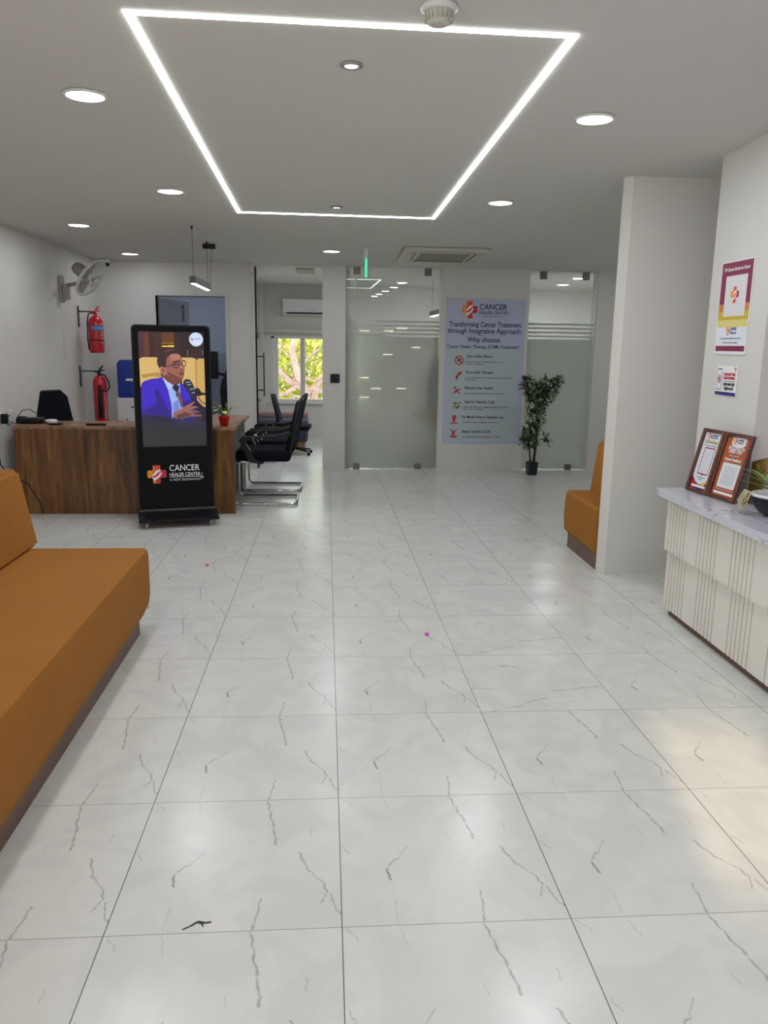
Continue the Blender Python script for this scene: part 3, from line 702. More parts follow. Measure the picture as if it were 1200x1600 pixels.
# dedupe: extinguisher hooks touch the wall
# socket and charger
t = thing('socket_plate', 'white wall socket plate above the left end of the desk', 'socket', (wl(7.0), 7.0, .86), WRZ)
bm = new(); box(bm, 0, .012, -.16, .12, -.05, .07, bevel=.004, seg=2); obj('plate', bm, M['white_plastic'], t)
bm = new()
for k in range(3): box(bm, .012, .016, -.13+k*.08, -.08+k*.08, -.02, .04, bevel=.002, seg=1)
obj('switch', bm, M['print_white'], t)
t = thing('charging_adapter', 'black charging adapter plugged into the wall socket', 'charger', (wl(7.06)+.016, 7.06, .83), WRZ)
bm = new(); box(bm, 0, .05, -.022, .022, -.045, .04, bevel=.006, seg=2); obj('adapter_body', bm, M['black'], t)
bm = new(); tube(bm, [(.03, 0, -.04), (.05, .02, -.06), (.07, .04, -.03), (.08, .07, -.05), (.09, .09, -.054)], .004, 6); obj('cord', bm, M['black'], t)
t = thing('white_charger', 'small white charger plugged in beside the black adapter', 'charger', (wl(7.22), 7.22, .87), WRZ)
bm = new(); box(bm, 0, .04, -.03, .03, -.02, .02, bevel=.006, seg=2); obj('adapter_body', bm, M['white_plastic'], t)
# hanging wall cable down to the floor
bm = new(); tube(bm, [(-2.79, 6.93, .84), (-2.775, 6.91, .74), (-2.77, 6.90, .6), (-2.76, 6.91, .45), (-2.70, 6.92, .36), (-2.56, 6.95, .28), (-2.47, 6.96, .1), (-2.46, 6.97, .008)], .006, 6); tag(obj('power_cable', bm, M['black']), 'thin black cable hanging down the wall at the desk end', 'cable')

# desk (L shaped)
t = thing('reception_desk', 'long walnut laminate desk with return, behind the kiosk', 'desk', (-1.7, 7.02, 0))
dx0, dx1, dh = XL+1.7-.045, .91, .75
bm = new(); box(bm, dx0+.02, dx1-.01, 0, .03, .0, dh-.004); obj('front_panel', bm, M['walnut'], t)
bm = new(); prism(bm, [(dx0+.02, -.008), (dx1, -.008), (dx1+.005, 1.25), (.35, 1.25), (.35, .50), (dx0+.02, .50)], 'z', dh-.004, dh+.022); obj('desk_top', bm, M['walnut_top'], t)
bm = new(); box(bm, .36, .40, .03, 1.2, .0, dh-.004); box(bm, .36, .875, 1.16, 1.19, 0, dh-.004); box(bm, .40, .86, .55, .57, .42, dh-.004); obj('modesty_panel', bm, M['greylam'], t)
for a_ in (dx0+.02, -.1): bm = new(); box(bm, a_, a_+.03, .03, .48, 0, dh-.004); obj('support_panel', bm, M['greylam'], t)
DT = dh+.022
t = thing('router', 'black router with tangled lead at the left end of the desk', 'router', (-2.62, 7.26, DT), .15)
bm = new(); box(bm, -.10, .12, -.07, .07, .004, .05, bevel=.015, seg=3); lathe(bm, [(0, 0), (.05, .0), (.055, .03), (.04, .06), (0, .065)], 16, (-.06, 0, 0)); obj('router_body', bm, M['black'], t, smooth=True)
bm = new(); tube(bm, [(.10, -.03, .03), (.13, -.07, .03), (.16, -.10, .006), (.20, -.11, .006)], .006, 6); tube(bm, [(-.1, 0, .05), (-.06, .03, .11), (.0, .04, .12), (.08, .02, .07), (.11, 0, .04)], .004, 6); obj('lead', bm, M['black'], t)
bm = new(); box(bm, -2.40, -2.30, 7.10, 7.16, DT, DT+.016, bevel=.004, seg=2); tag(obj('phone_holder', bm, M['black']), 'small flat black gadget between the router and the white puck', 'gadget')
bm = new(); lathe(bm, [(0, 0), (.05, 0), (.054, .008), (.052, .028), (.045, .033), (0, .034)], 28, (-2.44, 7.28, DT)); tag(obj('white_puck', bm, M['white_plastic']), 'white rounded puck shaped device on the desk', 'device')
bm = new(); box(bm, -.085, .085, -.016, .016, 0, .02, bevel=.009, seg=3, mtx=Matrix.Translation((-2.0, 7.10, DT))@Matrix.Rotation(.05, 4, 'Z')); tag(obj('stapler', bm, M['black'], smooth=True), 'slim black stapler lying on the desk left of the kiosk', 'stapler')
# small red pot with pothos
t = thing('potted_plant', 'small red pot with yellow green leaves on the desk corner', 'plant', (-.90, 7.16, DT)); t.scale = (1.2, 1.2, 1.2)
bm = new(); prof = [(0, 0), (.028, 0), (.040, .062), (.043, .064), (.043, .075), (.037, .075), (.035, .062), (0, .060)]; lathe(bm, prof, 24); obj('pot', bm, mat('red_pot', srgb(196, 24, 20), .35), t)
def leafbm(bm, lay, base, tip, width, col, edge=None, fold=.25, up=Vector((0, 0, 1))):
    base, tip = Vector(base), Vector(tip); d = tip-base; L = d.length
    s = d.cross(up)
    if s.length < 1e-5: s = Vector((1, 0, 0))
    s.normalize(); n = s.cross(d).normalized()
    prof = [(.0, .05), (.25, .8), (.5, 1.0), (.75, .7), (1.0, .0)]
    mid = [bm.verts.new(base+d*a - n*(.12*L*a*a)) for a, w in prof]
    for sg in (-1, 1):
        sd_ = [bm.verts.new(base+d*a - n*(.12*L*a*a) + s*sg*w*width*.5 + n*fold*w*width*.3) for a, w in prof[1:-1]]
        ch = [mid[0]]+sd_+[mid[-1]]
        for k in range(4):
            vs = [mid[k], mid[k+1], ch[k+1], ch[k]]
            vs = [v for i, v in enumerate(vs) if v not in vs[:i]]
            if len(vs) < 3: continue
            try: f = bm.faces.new(vs if sg > 0 else vs[::-1])
            except ValueError: continue
            f.smooth = True
            for l in f.loops:
                l[lay] = (*(edge if (edge and l.vert in sd_) else col), 1)
bm = new(); lay = bm.loops.layers.float_color.new('Col'); random.seed(11)
stems = []
for k in range(13):
    a = random.uniform(0, 2*PI); r_ = random.uniform(.02, .07); h_ = random.uniform(.09, .17)
    b0 = Vector((r_*math.cos(a), r_*math.sin(a), h_)); tp = b0+Vector((math.cos(a)*.05, math.sin(a)*.05, random.uniform(-.02, .02)))
    stems.append(b0); c_ = random.choice([srgb(150, 170, 60), srgb(120, 150, 40), srgb(185, 190, 90)])
    leafbm(bm, lay, b0, tp, .042, c_, srgb(200, 205, 110))
obj('foliage', bm, M['leaf'], t)
bm = new()
for b0 in stems: tube(bm, [(0, 0, .06), (b0.x*.4, b0.y*.4, b0.z*.7), tuple(b0)], .0022, 5)
obj('stems', bm, mat('green_stem', srgb(110, 130, 60), .6), t)

# task chair behind the desk
def office_chair(loc, rz, label, group=None):
    t = thing('office_chair', label, 'chair', loc, rz, group)
    bm = new(); box(bm, -.24, .24, -.24, .24, .42, .50, bevel=.03, seg=4); obj('seat', bm, M['fabric_black'], t, smooth=True)
    bm = new(); q = Matrix.Translation((0, .25, .56)) @ Matrix.Rotation(math.radians(-14), 4, 'X')
    prism_pts = [(-.21, 0), (.21, 0), (.20, .40), (.14, .46), (-.14, .46), (-.20, .40)]
    tb = new(); prism(tb, prism_pts, 'y', -.018, .018, bevel=.01); merge(bm, tb, 0, q); obj('backrest', bm, M['fabric_black'], t, smooth=True)
    bm = new(); tube(bm, [q @ Vector(p) for p in [(-.21, .0, 0), (.21, .0, 0), (.20, .0, .40), (.14, 0, .46), (-.14, 0, .46), (-.20, 0, .40)]], .014, 8, closed=True); tube(bm, [(0, .22, .44), (0, .30, .50), (0, .30, .62)], .02); obj('back_frame', bm, M['black'], t)
    bm = new(); lathe(bm, [(.03, .08), (.03, .3), (.02, .3), (.02, .42)], 16); obj('gas_column', bm, M['dark_grey'], t)
    for k in range(5):
        a = 2*PI*k/5+.3; bm = new(); tube(bm, [(.02*math.cos(a), .02*math.sin(a), .10), (.27*math.cos(a), .27*math.sin(a), .07)], .02, 8, radii=[.024, .014])
        lathe(bm, [(0, -.012), (.028, -.012), (.028, .012), (0, .012)], 14, mtx=Matrix.Translation((.28*math.cos(a), .28*math.sin(a), .028)) @ Matrix.Rotation(a, 4, 'Z') @ Matrix.Rotation(PI/2, 4, 'X'))
        obj('leg', bm, M['black'], t)
    return t
office_chair((-2.39, 7.82, 0), math.radians(58), 'black office chair tilted behind the desk by the left wall')
office_chair((-.41, 10.98, 0), math.radians(86), 'black office chair in the inner room beyond the open glass door').scale = (.85, .85, .82)

# water dispenser
t = thing('water_purifier', 'white water dispenser with a blue tank on top, behind the desk', 'water dispenser', (-2.19, 9.36, 0))
bm = new(); box(bm, -.16, .16, -.16, .16, .02, .87, bevel=.012, seg=2); obj('white_cabinet', bm, M['white_plastic'], t)
bm = new(); prism(bm, [(-.145, .87), (.145, .87), (.145, 1.29), (-.11, 1.29), (-.145, 1.255)], 'y', -.14, .14, bevel=.01); obj('blue_tank', bm, M['blue_plastic'], t)
bm = new(); box(bm, -.05, .06, -.146, -.139, 1.06, 1.085, bevel=.002, seg=1); obj('name_plate', bm, M['print_white'], t)
for a_ in ((-.0, .06, -.166, -.16, .76, .775), (-.06, -.04, -.166, -.16, .62, .635), (-.15, .15, -.163, -.159, .54, .548)): bm = new(); box(bm, *a_); obj('control_slot', bm, M['dark_grey'], t)
bm = new(); box(bm, -.165, -.10, -.165, -.159, .57, .62); obj('sticker', bm, M['print_gold'], t, label='yellow sticker')

# objects in the back room seen through the doorway
t = thing('hanging_scarf', 'dark dotted scarf with red edge hanging at the right side of the doorway', 'scarf', (-1.20, 10.55, 0))
bm = new(); tb = bmesh.new(); R_ = []
for i in range(12):
    z = 1.22-.62*i/11; wd = .02+.15*math.sin(PI*min(1, (i+1)/9)*.6); R_.append([tb.verts.new((-wd*math.cos(a)*1.0-.0, .05*math.sin(a)+.01*math.sin(5*a+i), z)) for a in [2*PI*k/16 for k in range(16)]])
for i in range(11):
    for k in range(16): tb.faces.new((R_[i][k], R_[i][(k+1) % 16], R_[i+1][(k+1) % 16], R_[i+1][k]))
tb.faces.new(R_[0]); tb.faces.new(R_[-1][::-1]); merge(bm, tb)
mm = mat('dotted_dark_cloth', srgb(24, 24, 40), .9); nt = mm.node_tree; vo = nt.nodes.new('ShaderNodeTexVoronoi'); vo.inputs['Scale'].default_value = 38; ra = nt.nodes.new('ShaderNodeValToRGB'); ra.color_ramp.interpolation = 'CONSTANT'
ra.color_ramp.elements[0].color = (*srgb(150, 150, 170), 1); ra.color_ramp.elements[1].position = .16; ra.color_ramp.elements[1].color = (*srgb(24, 24, 40), 1)
tcn = nt.nodes.new('ShaderNodeTexCoord'); nt.links.new(tcn.outputs['Object'], vo.inputs['Vector']); nt.links.new(vo.outputs['Distance'], ra.inputs['Fac']); nt.links.new(ra.outputs[0], nt.nodes['Principled BSDF'].inputs['Base Color'])
obj('scarf_cloth', bm, mm, t, smooth=True)
bm = new(); box(bm, -.07, .01, -.06, -.03, .62, 1.16, bevel=.02, seg=3); obj('red_edge', bm, mat('red_cloth', srgb(110, 24, 44), .9), t)
bm = new(); tube(bm, [(0, 0, 1.2), (0, 0, 1.3), (.05, 0, 1.32)], .006, 6); obj('hook', bm, M['steel'], t)
t = thing('mounted_monitor', 'black monitor edge with bracket arm showing just right of the kiosk', 'monitor', (-1.60, 10.9, 1.28))
bm = new(); box(bm, -.26, .17, -.02, .02, -.26, .10, bevel=.005, seg=1); obj('display', bm, M['black_gloss'], t)
bm = new(); tube(bm, [(.1, .03, -.18), (.22, .02, -.2), (.34, .02, -.2)], .018); obj('bracket_arm', bm, M['black'], t)
bm = new(); box(bm, -2.4, -1.15, 11.2, 11.59, 0, 1.36); tag(obj('storage_cabinet', bm, mat('grey_blue_laminate', srgb(128, 134, 148), .6)), 'grey blue cabinet against the wall of the room behind the doorway', 'cabinet')
area('backroom_light', (-1.8, 10.6, 2.38), .3, 8, (.85, .9, 1.0), shape='DISK')

# ---------------------------------------------------------------- kiosk
t = thing('display_kiosk', 'tall black digital display kiosk on castors in front of the desk', 'display kiosk', (-1.245, 6.66, 0), math.radians(15))
KW, KZ0, KZ1 = .615, .10, 1.63
bm = new(); hw = KW/2
pl = [(-hw, KZ0), (hw, KZ0), (hw, KZ1-.03), (hw-.009, KZ1-.009), (hw-.03, KZ1), (-hw+.03, KZ1), (-hw+.009, KZ1-.009), (-hw, KZ1-.03)]
prism(bm, pl, 'y', -.03, .03); obj('housing', bm, M['black'], t)
bm = new(); e_ = .012
pl2 = [(-hw+e_, KZ0+.03), (hw-e_, KZ0+.03), (hw-e_, KZ1-.035), (hw-e_-.02, KZ1-e_), (-hw+e_+.02, KZ1-e_), (-hw+e_, KZ1-.035)]
prism(bm, pl2, 'y', -.034, -.0301); obj('glass_front', bm, M['black_gloss'], t)
# picture on the screen; coordinates traced in the picture's own frame
SW, SZ0, SZ1 = .51, .655, 1.577
def hom(src, dst):
    A = []; B = []
    for (x, y), (u, v) in zip(src, dst):
        A.append([x, y, 1, 0, 0, 0, -u*x, -u*y]); B.append(u); A.append([0, 0, 0, x, y, 1, -v*x, -v*y]); B.append(v)
    return np.append(np.linalg.solve(np.array(A), np.array(B)), 1).reshape(3, 3)
Hm = hom([(32, 97), (858, 128), (893, 1525), (97, 1537)], [(0, 0), (1, 0), (1, 1), (0, 1)])
def h(*pts):
    o = []
    for x, y in pts:
        q = Hm @ np.array([x, y, 1]); o.append((q[0]/q[2], q[1]/q[2]))
    return o
def hp(x, y): return h((x, y))[0]
c = Canvas(150, 270, srgb(44, 22, 22)); P = c.poly; sg = srgb
P(h((32, 97), (150, 97), (160, 430), (40, 430)), sg(70, 40, 44)); P(h((110, 110), (170, 110), (178, 420), (115, 420)), sg(96, 46, 30)); P(h((225, 120), (330, 120), (335, 400), (235, 420)), sg(58, 30, 30))
P(h((330, 120), (490, 120), (490, 270), (335, 270)), sg(92, 54, 20)); P(h((335, 245), (490, 245), (490, 262), (335, 258)), sg(150, 100, 20)); P(h((335, 280), (488, 284), (488, 303), (335, 298)), sg(250, 205, 60))
P(h((560, 130), (680, 130), (700, 430), (560, 430)), sg(36, 18, 24)); P(h((650, 340), (665, 340), (668, 420), (652, 420)), sg(110, 80, 70)); P(h((838, 340), (850, 340), (852, 410), (840, 410)), sg(110, 80, 70))
tan, tan2 = sg(212, 176, 108), sg(176, 136, 70)
P(h((50, 440), (90, 424), (275, 428), (330, 670), (330, 760), (55, 780)), tan); P(h((70, 640), (300, 610), (330, 660), (300, 700), (90, 680)), tan2); P(h((60, 700), (200, 660), (340, 680), (60, 790)), tan)
P(h((585, 436), (700, 436), (752, 450), (768, 480), (775, 900), (590, 900)), tan); P(h((768, 480), (790, 450), (872, 452), (885, 1060), (775, 1000)), sg(204, 164, 92)); P(h((752, 450), (770, 470), (778, 900), (762, 900)), tan2)
suit, suit2, suit3 = sg(54, 26, 190), sg(36, 16, 130), sg(20, 14, 66)
P(h((75, 760), (110, 720), (200, 695), (290, 685), (340, 672), (450, 760), (560, 760), (640, 760), (720, 900), (860, 1060), (885, 1200), (888, 1320), (88, 1320), (72, 1000)), suit2)
P(h((75, 760), (110, 720), (290, 685), (300, 800), (250, 850), (260, 1000), (80, 1120)), suit); P(h((290, 685), (340, 672), (400, 800), (460, 1090), (380, 1060), (280, 860)), suit)
P(h((280, 820), (400, 1060), (440, 1090), (280, 1060), (250, 900)), suit2); P(h((560, 760), (640, 770), (700, 920), (690, 960), (610, 980), (570, 900)), suit)
P(h((80, 1080), (200, 1040), (460, 1100), (470, 1190), (300, 1180), (85, 1200)), suit2); P(h((85, 1140), (300, 1150), (480, 1200), (540, 1290), (88, 1300)), suit3)
P(h((690, 900), (800, 1000), (885, 1080), (888, 1260), (780, 1180), (700, 980)), sg(26, 20, 50))
sh, sh2 = sg(152, 176, 240), sg(110, 134, 214)
P(h((340, 670), (430, 740), (500, 790), (560, 745), (565, 900), (600, 1050), (590, 1200), (470, 1160), (450, 1000), (410, 830)), sh); P(h((470, 1000), (540, 950), (560, 1080), (480, 1110)), sh2); P(h((340, 670), (380, 690), (480, 790), (430, 830), (380, 760)), sg(180, 200, 250))
P(h((460, 790), (510, 770), (555, 790), (545, 850), (510, 860), (480, 830)), sg(16, 18, 40)); P(h((500, 860), (550, 850), (590, 960), (600, 1050), (575, 1060), (545, 960)), sg(112, 72, 56)); P(h((510, 870), (530, 880), (520, 920), (508, 915)), sg(30, 40, 110))
skin, skin2, skin3 = sg(150, 92, 78), sg(112, 62, 54), sg(178, 118, 98)
P(h((330, 560), (400, 560), (540, 700), (570, 730), (540, 770), (480, 775), (400, 730), (340, 670)), skin2)
P(h((375, 470), (400, 420), (460, 385), (530, 380), (570, 410), (590, 470), (600, 520), (615, 560), (622, 600), (612, 650), (600, 700), (570, 725), (500, 715), (440, 680), (400, 640), (370, 570)), skin)
P(h((440, 400), (520, 385), (560, 410), (570, 450), (500, 470), (440, 470)), skin3); P(h((400, 600), (470, 640), (560, 690), (600, 690), (575, 725), (500, 715), (430, 670)), skin2); P(h((550, 540), (600, 545), (605, 580), (560, 580)), skin3)
P(h((480, 480), (560, 470), (560, 485), (485, 498)), sg(40, 20, 24)); P(h((540, 625), (590, 615), (618, 630), (600, 655), (560, 655)), sg(120, 56, 66)); P(h((550, 636), (612, 634), (600, 642)), sg(60, 24, 34)); P(h((560, 580), (600, 572), (600, 590), (565, 592)), sg(80, 40, 40))
P(h((300, 560), (330, 542), (370, 550), (390, 600), (392, 645), (360, 655), (330, 620), (310, 595)), skin3); P(h((330, 570), (360, 570), (372, 620), (345, 612)), skin2)
P(h((272, 470), (290, 400), (350, 345), (420, 325), (500, 318), (560, 340), (578, 390), (560, 400), (520, 382), (450, 388), (400, 430), (388, 500), (380, 560), (330, 542), (300, 560), (280, 520)), sg(50, 26, 30)); P(h((350, 350), (430, 328), (500, 320), (480, 345), (400, 370)), sg(86, 44, 44))
c.ring(*hp(512, 525), .045, .028, .16, sg(40, 28, 50)); c.ring(*hp(612, 510), .026, .026, .2, sg(40, 28, 50)); c.ell(*hp(508, 520), .018, .011, sg(40, 20, 24)); c.line(h((380, 545), (475, 525)), .006, sg(50, 26, 40), 1.8); c.line(h((555, 515), (585, 505)), .005, sg(50, 26, 40), 1.8)
P(h((600, 730), (640, 700), (690, 712), (720, 760), (770, 880), (740, 930), (700, 920), (640, 830), (605, 790)), sg(34, 34, 48))
for a_ in ((640, 745, 680, 740), (655, 775, 695, 770), (690, 830, 730, 825), (715, 875, 760, 865)): c.line(h(a_[:2], a_[2:]), .008, sg(150, 155, 185), 1.8)
P(h((740, 900), (760, 810), (800, 820), (830, 870), (885, 880), (885, 905), (830, 905), (800, 920)), sg(20, 18, 28)); c.line(h((790, 930), (830, 990), (885, 1020)), .008, sg(30, 26, 26), 1.8)
P(h((455, 1160), (470, 1110), (560, 1080), (640, 1030), (735, 978), (745, 995), (690, 1040), (775, 1042), (785, 1058), (700, 1080), (800, 1105), (805, 1122), (740, 1120), (700, 1130), (830, 1150), (820, 1170), (700, 1165), (600, 1190), (520, 1200)), sg(148, 96, 84))
P(h((520, 1150), (620, 1110), (700, 1130), (690, 1150), (600, 1185), (520, 1200)), sg(100, 60, 60)); P(h((452, 1100), (480, 1095), (475, 1180), (455, 1185)), sg(140, 160, 230)); P(h((690, 1085), (800, 1110), (800, 1120), (690, 1100)), sg(90, 54, 54))
P(h((530, 1210), (640, 1195), (640, 1260), (530, 1280)), sg(38, 46, 84)); P(h((720, 1200), (820, 1180), (830, 1240), (740, 1260)), sg(50, 38, 50))
# dark fade at the bottom of the video frame
fade = np.clip((c.v-.70)/.14, 0, 1)[..., None]; c.c = c.c*(1-fade)+np.array(sg(34, 36, 40))*fade; c.c = np.round(c.c*400)/400
cx_, cy_ = hp(766, 213)
c.put((((c.u-cx_)*SW)**2+((c.v-cy_)*(SZ1-SZ0))**2) <= .055**2, sg(206, 222, 250)); 
P(h((695, 205), (715, 190), (722, 200), (700, 220)), sg(210, 50, 60)); P(h((705, 225), (730, 200), (738, 210), (715, 232)), sg(180, 40, 60)); P(h((755, 195), (825, 197), (825, 215), (755, 213)), sg(168, 182, 216))
bm = c.mesh(-SW/2, SW/2, SZ0, SZ1, -.0345); obj('screen_picture', bm, M['screen'], t, label='lit screen showing a person in a purple-blue suit and glasses speaking at a microphone')
bm = new(); yk = -.0345
text_bm(bm, 'CANCER', -.055, .450, .072, 'LEFT', width=.245, y=yk, bold=.0006); text_bm(bm, 'HEALER CENTER', -.055, .404, .043, 'LEFT', width=.250, y=yk, bold=.0004); text_bm(bm, 'A NEW BEGINNING!', -.055, .367, .026, 'LEFT', width=.250, y=yk, spacing=1.2)
box(bm, -.055, .215, yk-.001, yk, .396, .399); box(bm, .205, .208, yk-.001, yk, .375, .43); box(bm, .19, .225, yk-.001, yk, .388, .391)
obj('lettering', bm, M['print_white'], t)
lg = logo(t, -.157, .425, .152, y=yk, n=60)
bm = new(); prism(bm, [(-.20, .055), (.15, .055), (.15, .075), (.06, .12), (-.06, .12), (-.20, .075)], 'x', -.32, .32); 
obj('base', bm, M['black'], t)
bm = new(); box(bm, -.31, .31, -.06, -.034, .115, .135, bevel=.003, seg=1); obj('base_trim', bm, M['steel'] if False else M['dark_grey'], t)
for sx_ in (-.26, .26):
    for sy_ in (-.16, .11):
        bm = new(); box(bm, sx_-.018, sx_+.018, sy_-.015, sy_+.015, .045, .056); lathe(bm, [(0, -.012), (.024, -.012), (.025, 0), (.024, .012), (0, .012)], 16, mtx=Matrix.Translation((sx_, sy_, .025)) @ Matrix.Rotation(PI/2, 4, 'Y')); obj('castor', bm, M['grey_plastic'], t)

# ---------------------------------------------------------------- visitor chairs (cantilever) facing the desk (-x)
def visitor_chair(loc, rz, label, group):
    t = thing('visitor_chair', label, 'chair', loc, rz, group)      # local: sitter faces -x, y across
    bm = new(); w = .225
    for s_ in (-1, 1):
        pass
    pth = []
    def arc(c0, r_, a0, a1, f, n=6): return [f(c0[0]+r_*math.cos(math.radians(a0+(a1-a0)*k/n)), c0[1]+r_*math.sin(math.radians(a0+(a1-a0)*k/n))) for k in range(n+1)]
    def side(s_):
        f = lambda x, z: (x, s_*w, z)
        return [f(.10, .415)]+arc((-.24, .365), .05, 90, 180, f)+arc((-.24, .065), .05, 180, 270, f)+[f(.26, .015)]
    A = side(-1); B = side(1)
    path = A + [(.29, -w+.03, .015), (.29, w-.03, .015)] + B[::-1]
    tube(bm, path, .0125, 10); tube(bm, [(-.20, -w, .415), (-.20, w, .415)], .0125); tube(bm, [(.05, -w, .415), (.05, w, .415)], .0125)
    obj('cantilever_frame', bm, M['chrome'], t)
    bm = new(); box(bm, -.27, .24, -.24, .24, .415, .525, bevel=.035, seg=4); obj('seat', bm, M['fabric_black'], t, smooth=True)
    bm = new(); q = Matrix.Translation((.21, 0, .50)) @ Matrix.Rotation(math.radians(13), 4, 'Y')
    tb = new(); prism(tb, [(-.20, 0), (.20, 0), (.22, .20), (.215, .40), (.17, .47), (-.17, .47), (-.215, .40), (-.22, .20)], 'x', -.026, .024, bevel=.012); merge(bm, tb, 0, q)
    obj('backrest', bm, M['fabric_black'], t, smooth=True)
    bm = new(); tube(bm, [q @ Vector(p) for p in [(.01, -.20, -.06), (.01, -.225, .2), (.01, -.215, .42), (.02, -.16, .49), (.02, .16, .49), (.01, .215, .42), (.01, .225, .2), (.01, .20, -.06)]],   .022, 8, closed=True); obj('back_frame', bm, M['black'], t)
    for s_ in (-1, 1):
        bm = new(); y_ = s_*.262
        prism(bm, [(-.23, .625), (-.20, .655), (.10, .665), (.24, .70), (.25, .67), (.12, .635), (-.15, .622), (-.17, .60), (-.08, .44), (.0, .42), (-.02, .40), (-.14, .42)], 'y', y_-.024, y_+.024)
        ar = obj('armrest', bm, M['black'], t)
        for xx in (-.10, -.02):
            bm = new(); lathe(bm, [(0, 0), (.010, 0), (.010, .006), (0, .008)], 12, mtx=Matrix.Translation((xx, y_-.0245, .638)) @ Matrix.Rotation(PI/2, 4, 'X')); obj('arm_bolt', bm, M['steel'], ar)
    return t
vc = visitor_chair((-.565, 7.62, 0), 0, 'black cantilever visitor chair at the desk end, nearer the camera', 'visitor chairs at the desk return')
dup(vc, (-.545, 8.34, 0), math.radians(-2), 'black cantilever visitor chair farther along the desk return')

# ---------------------------------------------------------------- inner office contents
t = thing('lounge_seat', 'dark blue grey upholstered seat on a wooden plinth under the office window', 'sofa', (-.62, 11.75, 0))
bm = new(); box(bm, -.36, .36, -.32, .32, .11, .42, bevel=.03, seg=4); obj('seat', bm, M['fabric_navy'], t, smooth=True)
bm = new(); box(bm, -.34, .32, -.30, .30, 0, .11); obj('plinth', bm, mat('light_wood', srgb(150, 110, 80), .5, noise=(10, .15)), t)
bm = new(); box(bm, -.36, .36, .22, .36, .40, .485, bevel=.03, seg=4); obj('back_bolster', bm, mat('rose_fabric', srgb(150, 120, 118), .85), t, smooth=True)
t = thing('split_air_conditioner', 'white wall mounted split air conditioner above the office window', 'air conditioner', (-.22, YI, 1.93))
bm = new(); prism(bm, [(0, 0), (-.12, 0), (-.19, .05), (-.205, .12), (-.20, .245), (0, .255)], 'x', -.44, .44, bevel=.008); obj('casing', bm, M['white_plastic'], t)
bm = new(); box(bm, -.38, .38, -.186, -.13, .022, .045, mtx=None); obj('louvre_slot', bm, M['black'], t)
bm = new(); box(bm, -.02, .06, -.2075, -.204, .08, .09); obj('badge', bm, M['steel'], t)
# office behind the frosted glass
t = thing('pendant_bar_lamp', 'slim dark linear pendant lamp seen through the top of the wide glass panel', 'pendant lamp', (1.46, 10.2, 1.925))
bm = new(); box(bm, -.03, .03, -.02, 1.02, -.03, .035, bevel=.005, seg=2); obj('housing', bm, M['dark_grey'], t)
bm = new(); box(bm, -.021, .021, .0, 1.0, -.038, -.0305); obj('diffuser', bm, M['pendantlamp'], t)
for y in (.03, .97):
    bm = new(); tube(bm, [(0, y, .03), (0, y, .465)], .0018, 6); obj('cable', bm, M['black'], t)
t = thing('office_desk', 'desk shape blurred behind the wide frosted panel', 'desk', (1.5, 11.6, 0))
bm = new(); box(bm, -.7, .7, -.35, .35, .72, .75, bevel=.003, seg=1); obj('desk_top', bm, M['white_lac'], t)
for s_ in (-1, 1):
    bm = new(); box(bm, s_*.66-.02, s_*.66+.02, -.33, .33, 0, .72); obj('side_panel', bm, M['greylam'], t)
office_chair((1.47, 10.22, 0), math.radians(185), 'black high office chair showing as a dark blur behind the wide frosted panel').scale = (1.15, 1.15, 1.34)
bm = new(); box(bm, 0.235, .30, YF+.22, YF+.24, 0, 2.38); struct('trim_4', bm, M['white_lac'])
area('office_light', (1.9, 11.3, 2.37), .5, 13, (1.0, .98, .92), shape='DISK') if False else None

# black access reader on the pier
t = thing('access_reader', 'black square access reader on the pier', 'switch', (.113, YF-.02, 1.10))
bm = new(); box(bm, -.055, .055, -.02, 0, -.052, .052, bevel=.006, seg=2); obj('reader_body', bm, M['black'], t)
bm = new(); lathe(bm, [(0, 0), (.008, 0), (.008, .003), (0, .003)], 12, mtx=Matrix.Translation((.02, -.02, .015)) @ Matrix.Rotation(PI/2, 4, 'X')); box(bm, -.035, -.02, -.0215, -.02, .03, .036); obj('sensor_lens', bm, M['dark_grey'], t)

# ---------------------------------------------------------------- big poster
t = thing('treatment_poster', 'large lilac poster with cross logo and six icon rows on the back wall', 'poster', (1.909, YF-.006, 1.19))
PW, PH = .965, 1.73
bm = new(); box(bm, -PW/2, PW/2, -.006, 0, -PH/2, PH/2); obj('board', bm, mat('lilac_poster_board', srgb(186, 192, 216), .5), t)
bm = new(); prism(bm, [(-.435, -.83), (.435, -.83), (.435, .28), (.41, .305), (-.41, .305), (-.435, .28)], 'y', -.0072, -.006); obj('text_panel', bm, mat('pale_poster_panel', srgb(184, 196, 200), .5), t)
Y1 = -.0075
lg = logo(t, -.20, .735, .185, y=Y1, h=.20)
# poster frame: photo px -> local (x from 697..822 -> -.4825...4825; y 465..693 -> .865..-.865)
px_ = lambda x: (x-759.5)/125*PW
pz_ = lambda y: .865-(y-465)/228*PH
bm = new()
text_bm(bm, 'CANCER', px_(749), pz_(481.5), .093, 'LEFT', width=.335, y=Y1, bold=.0012); text_bm(bm, 'HEALER CENTER', px_(749), pz_(488.5), .052, 'LEFT', width=.34, y=Y1, bold=.0006)
box(bm, px_(794.5), px_(795.2), Y1-.001, Y1, pz_(489), pz_(484.5))
text_bm(bm, 'Transforming Cancer Treatment', px_(759), pz_(508), .086, width=.87, y=Y1, bold=.0012); text_bm(bm, 'through Integrative Approach:', px_(758.5), pz_(518), .086, width=.90, y=Y1, bold=.0012)
text_bm(bm, 'Why choose', px_(757.5), pz_(531.5), .086, width=.40, y=Y1, bold=.0012); text_bm(bm, 'Cancer Healer Therapy (CAM) Treatment?', px_(757), pz_(541), .056, width=.88, y=Y1, bold=.0008)
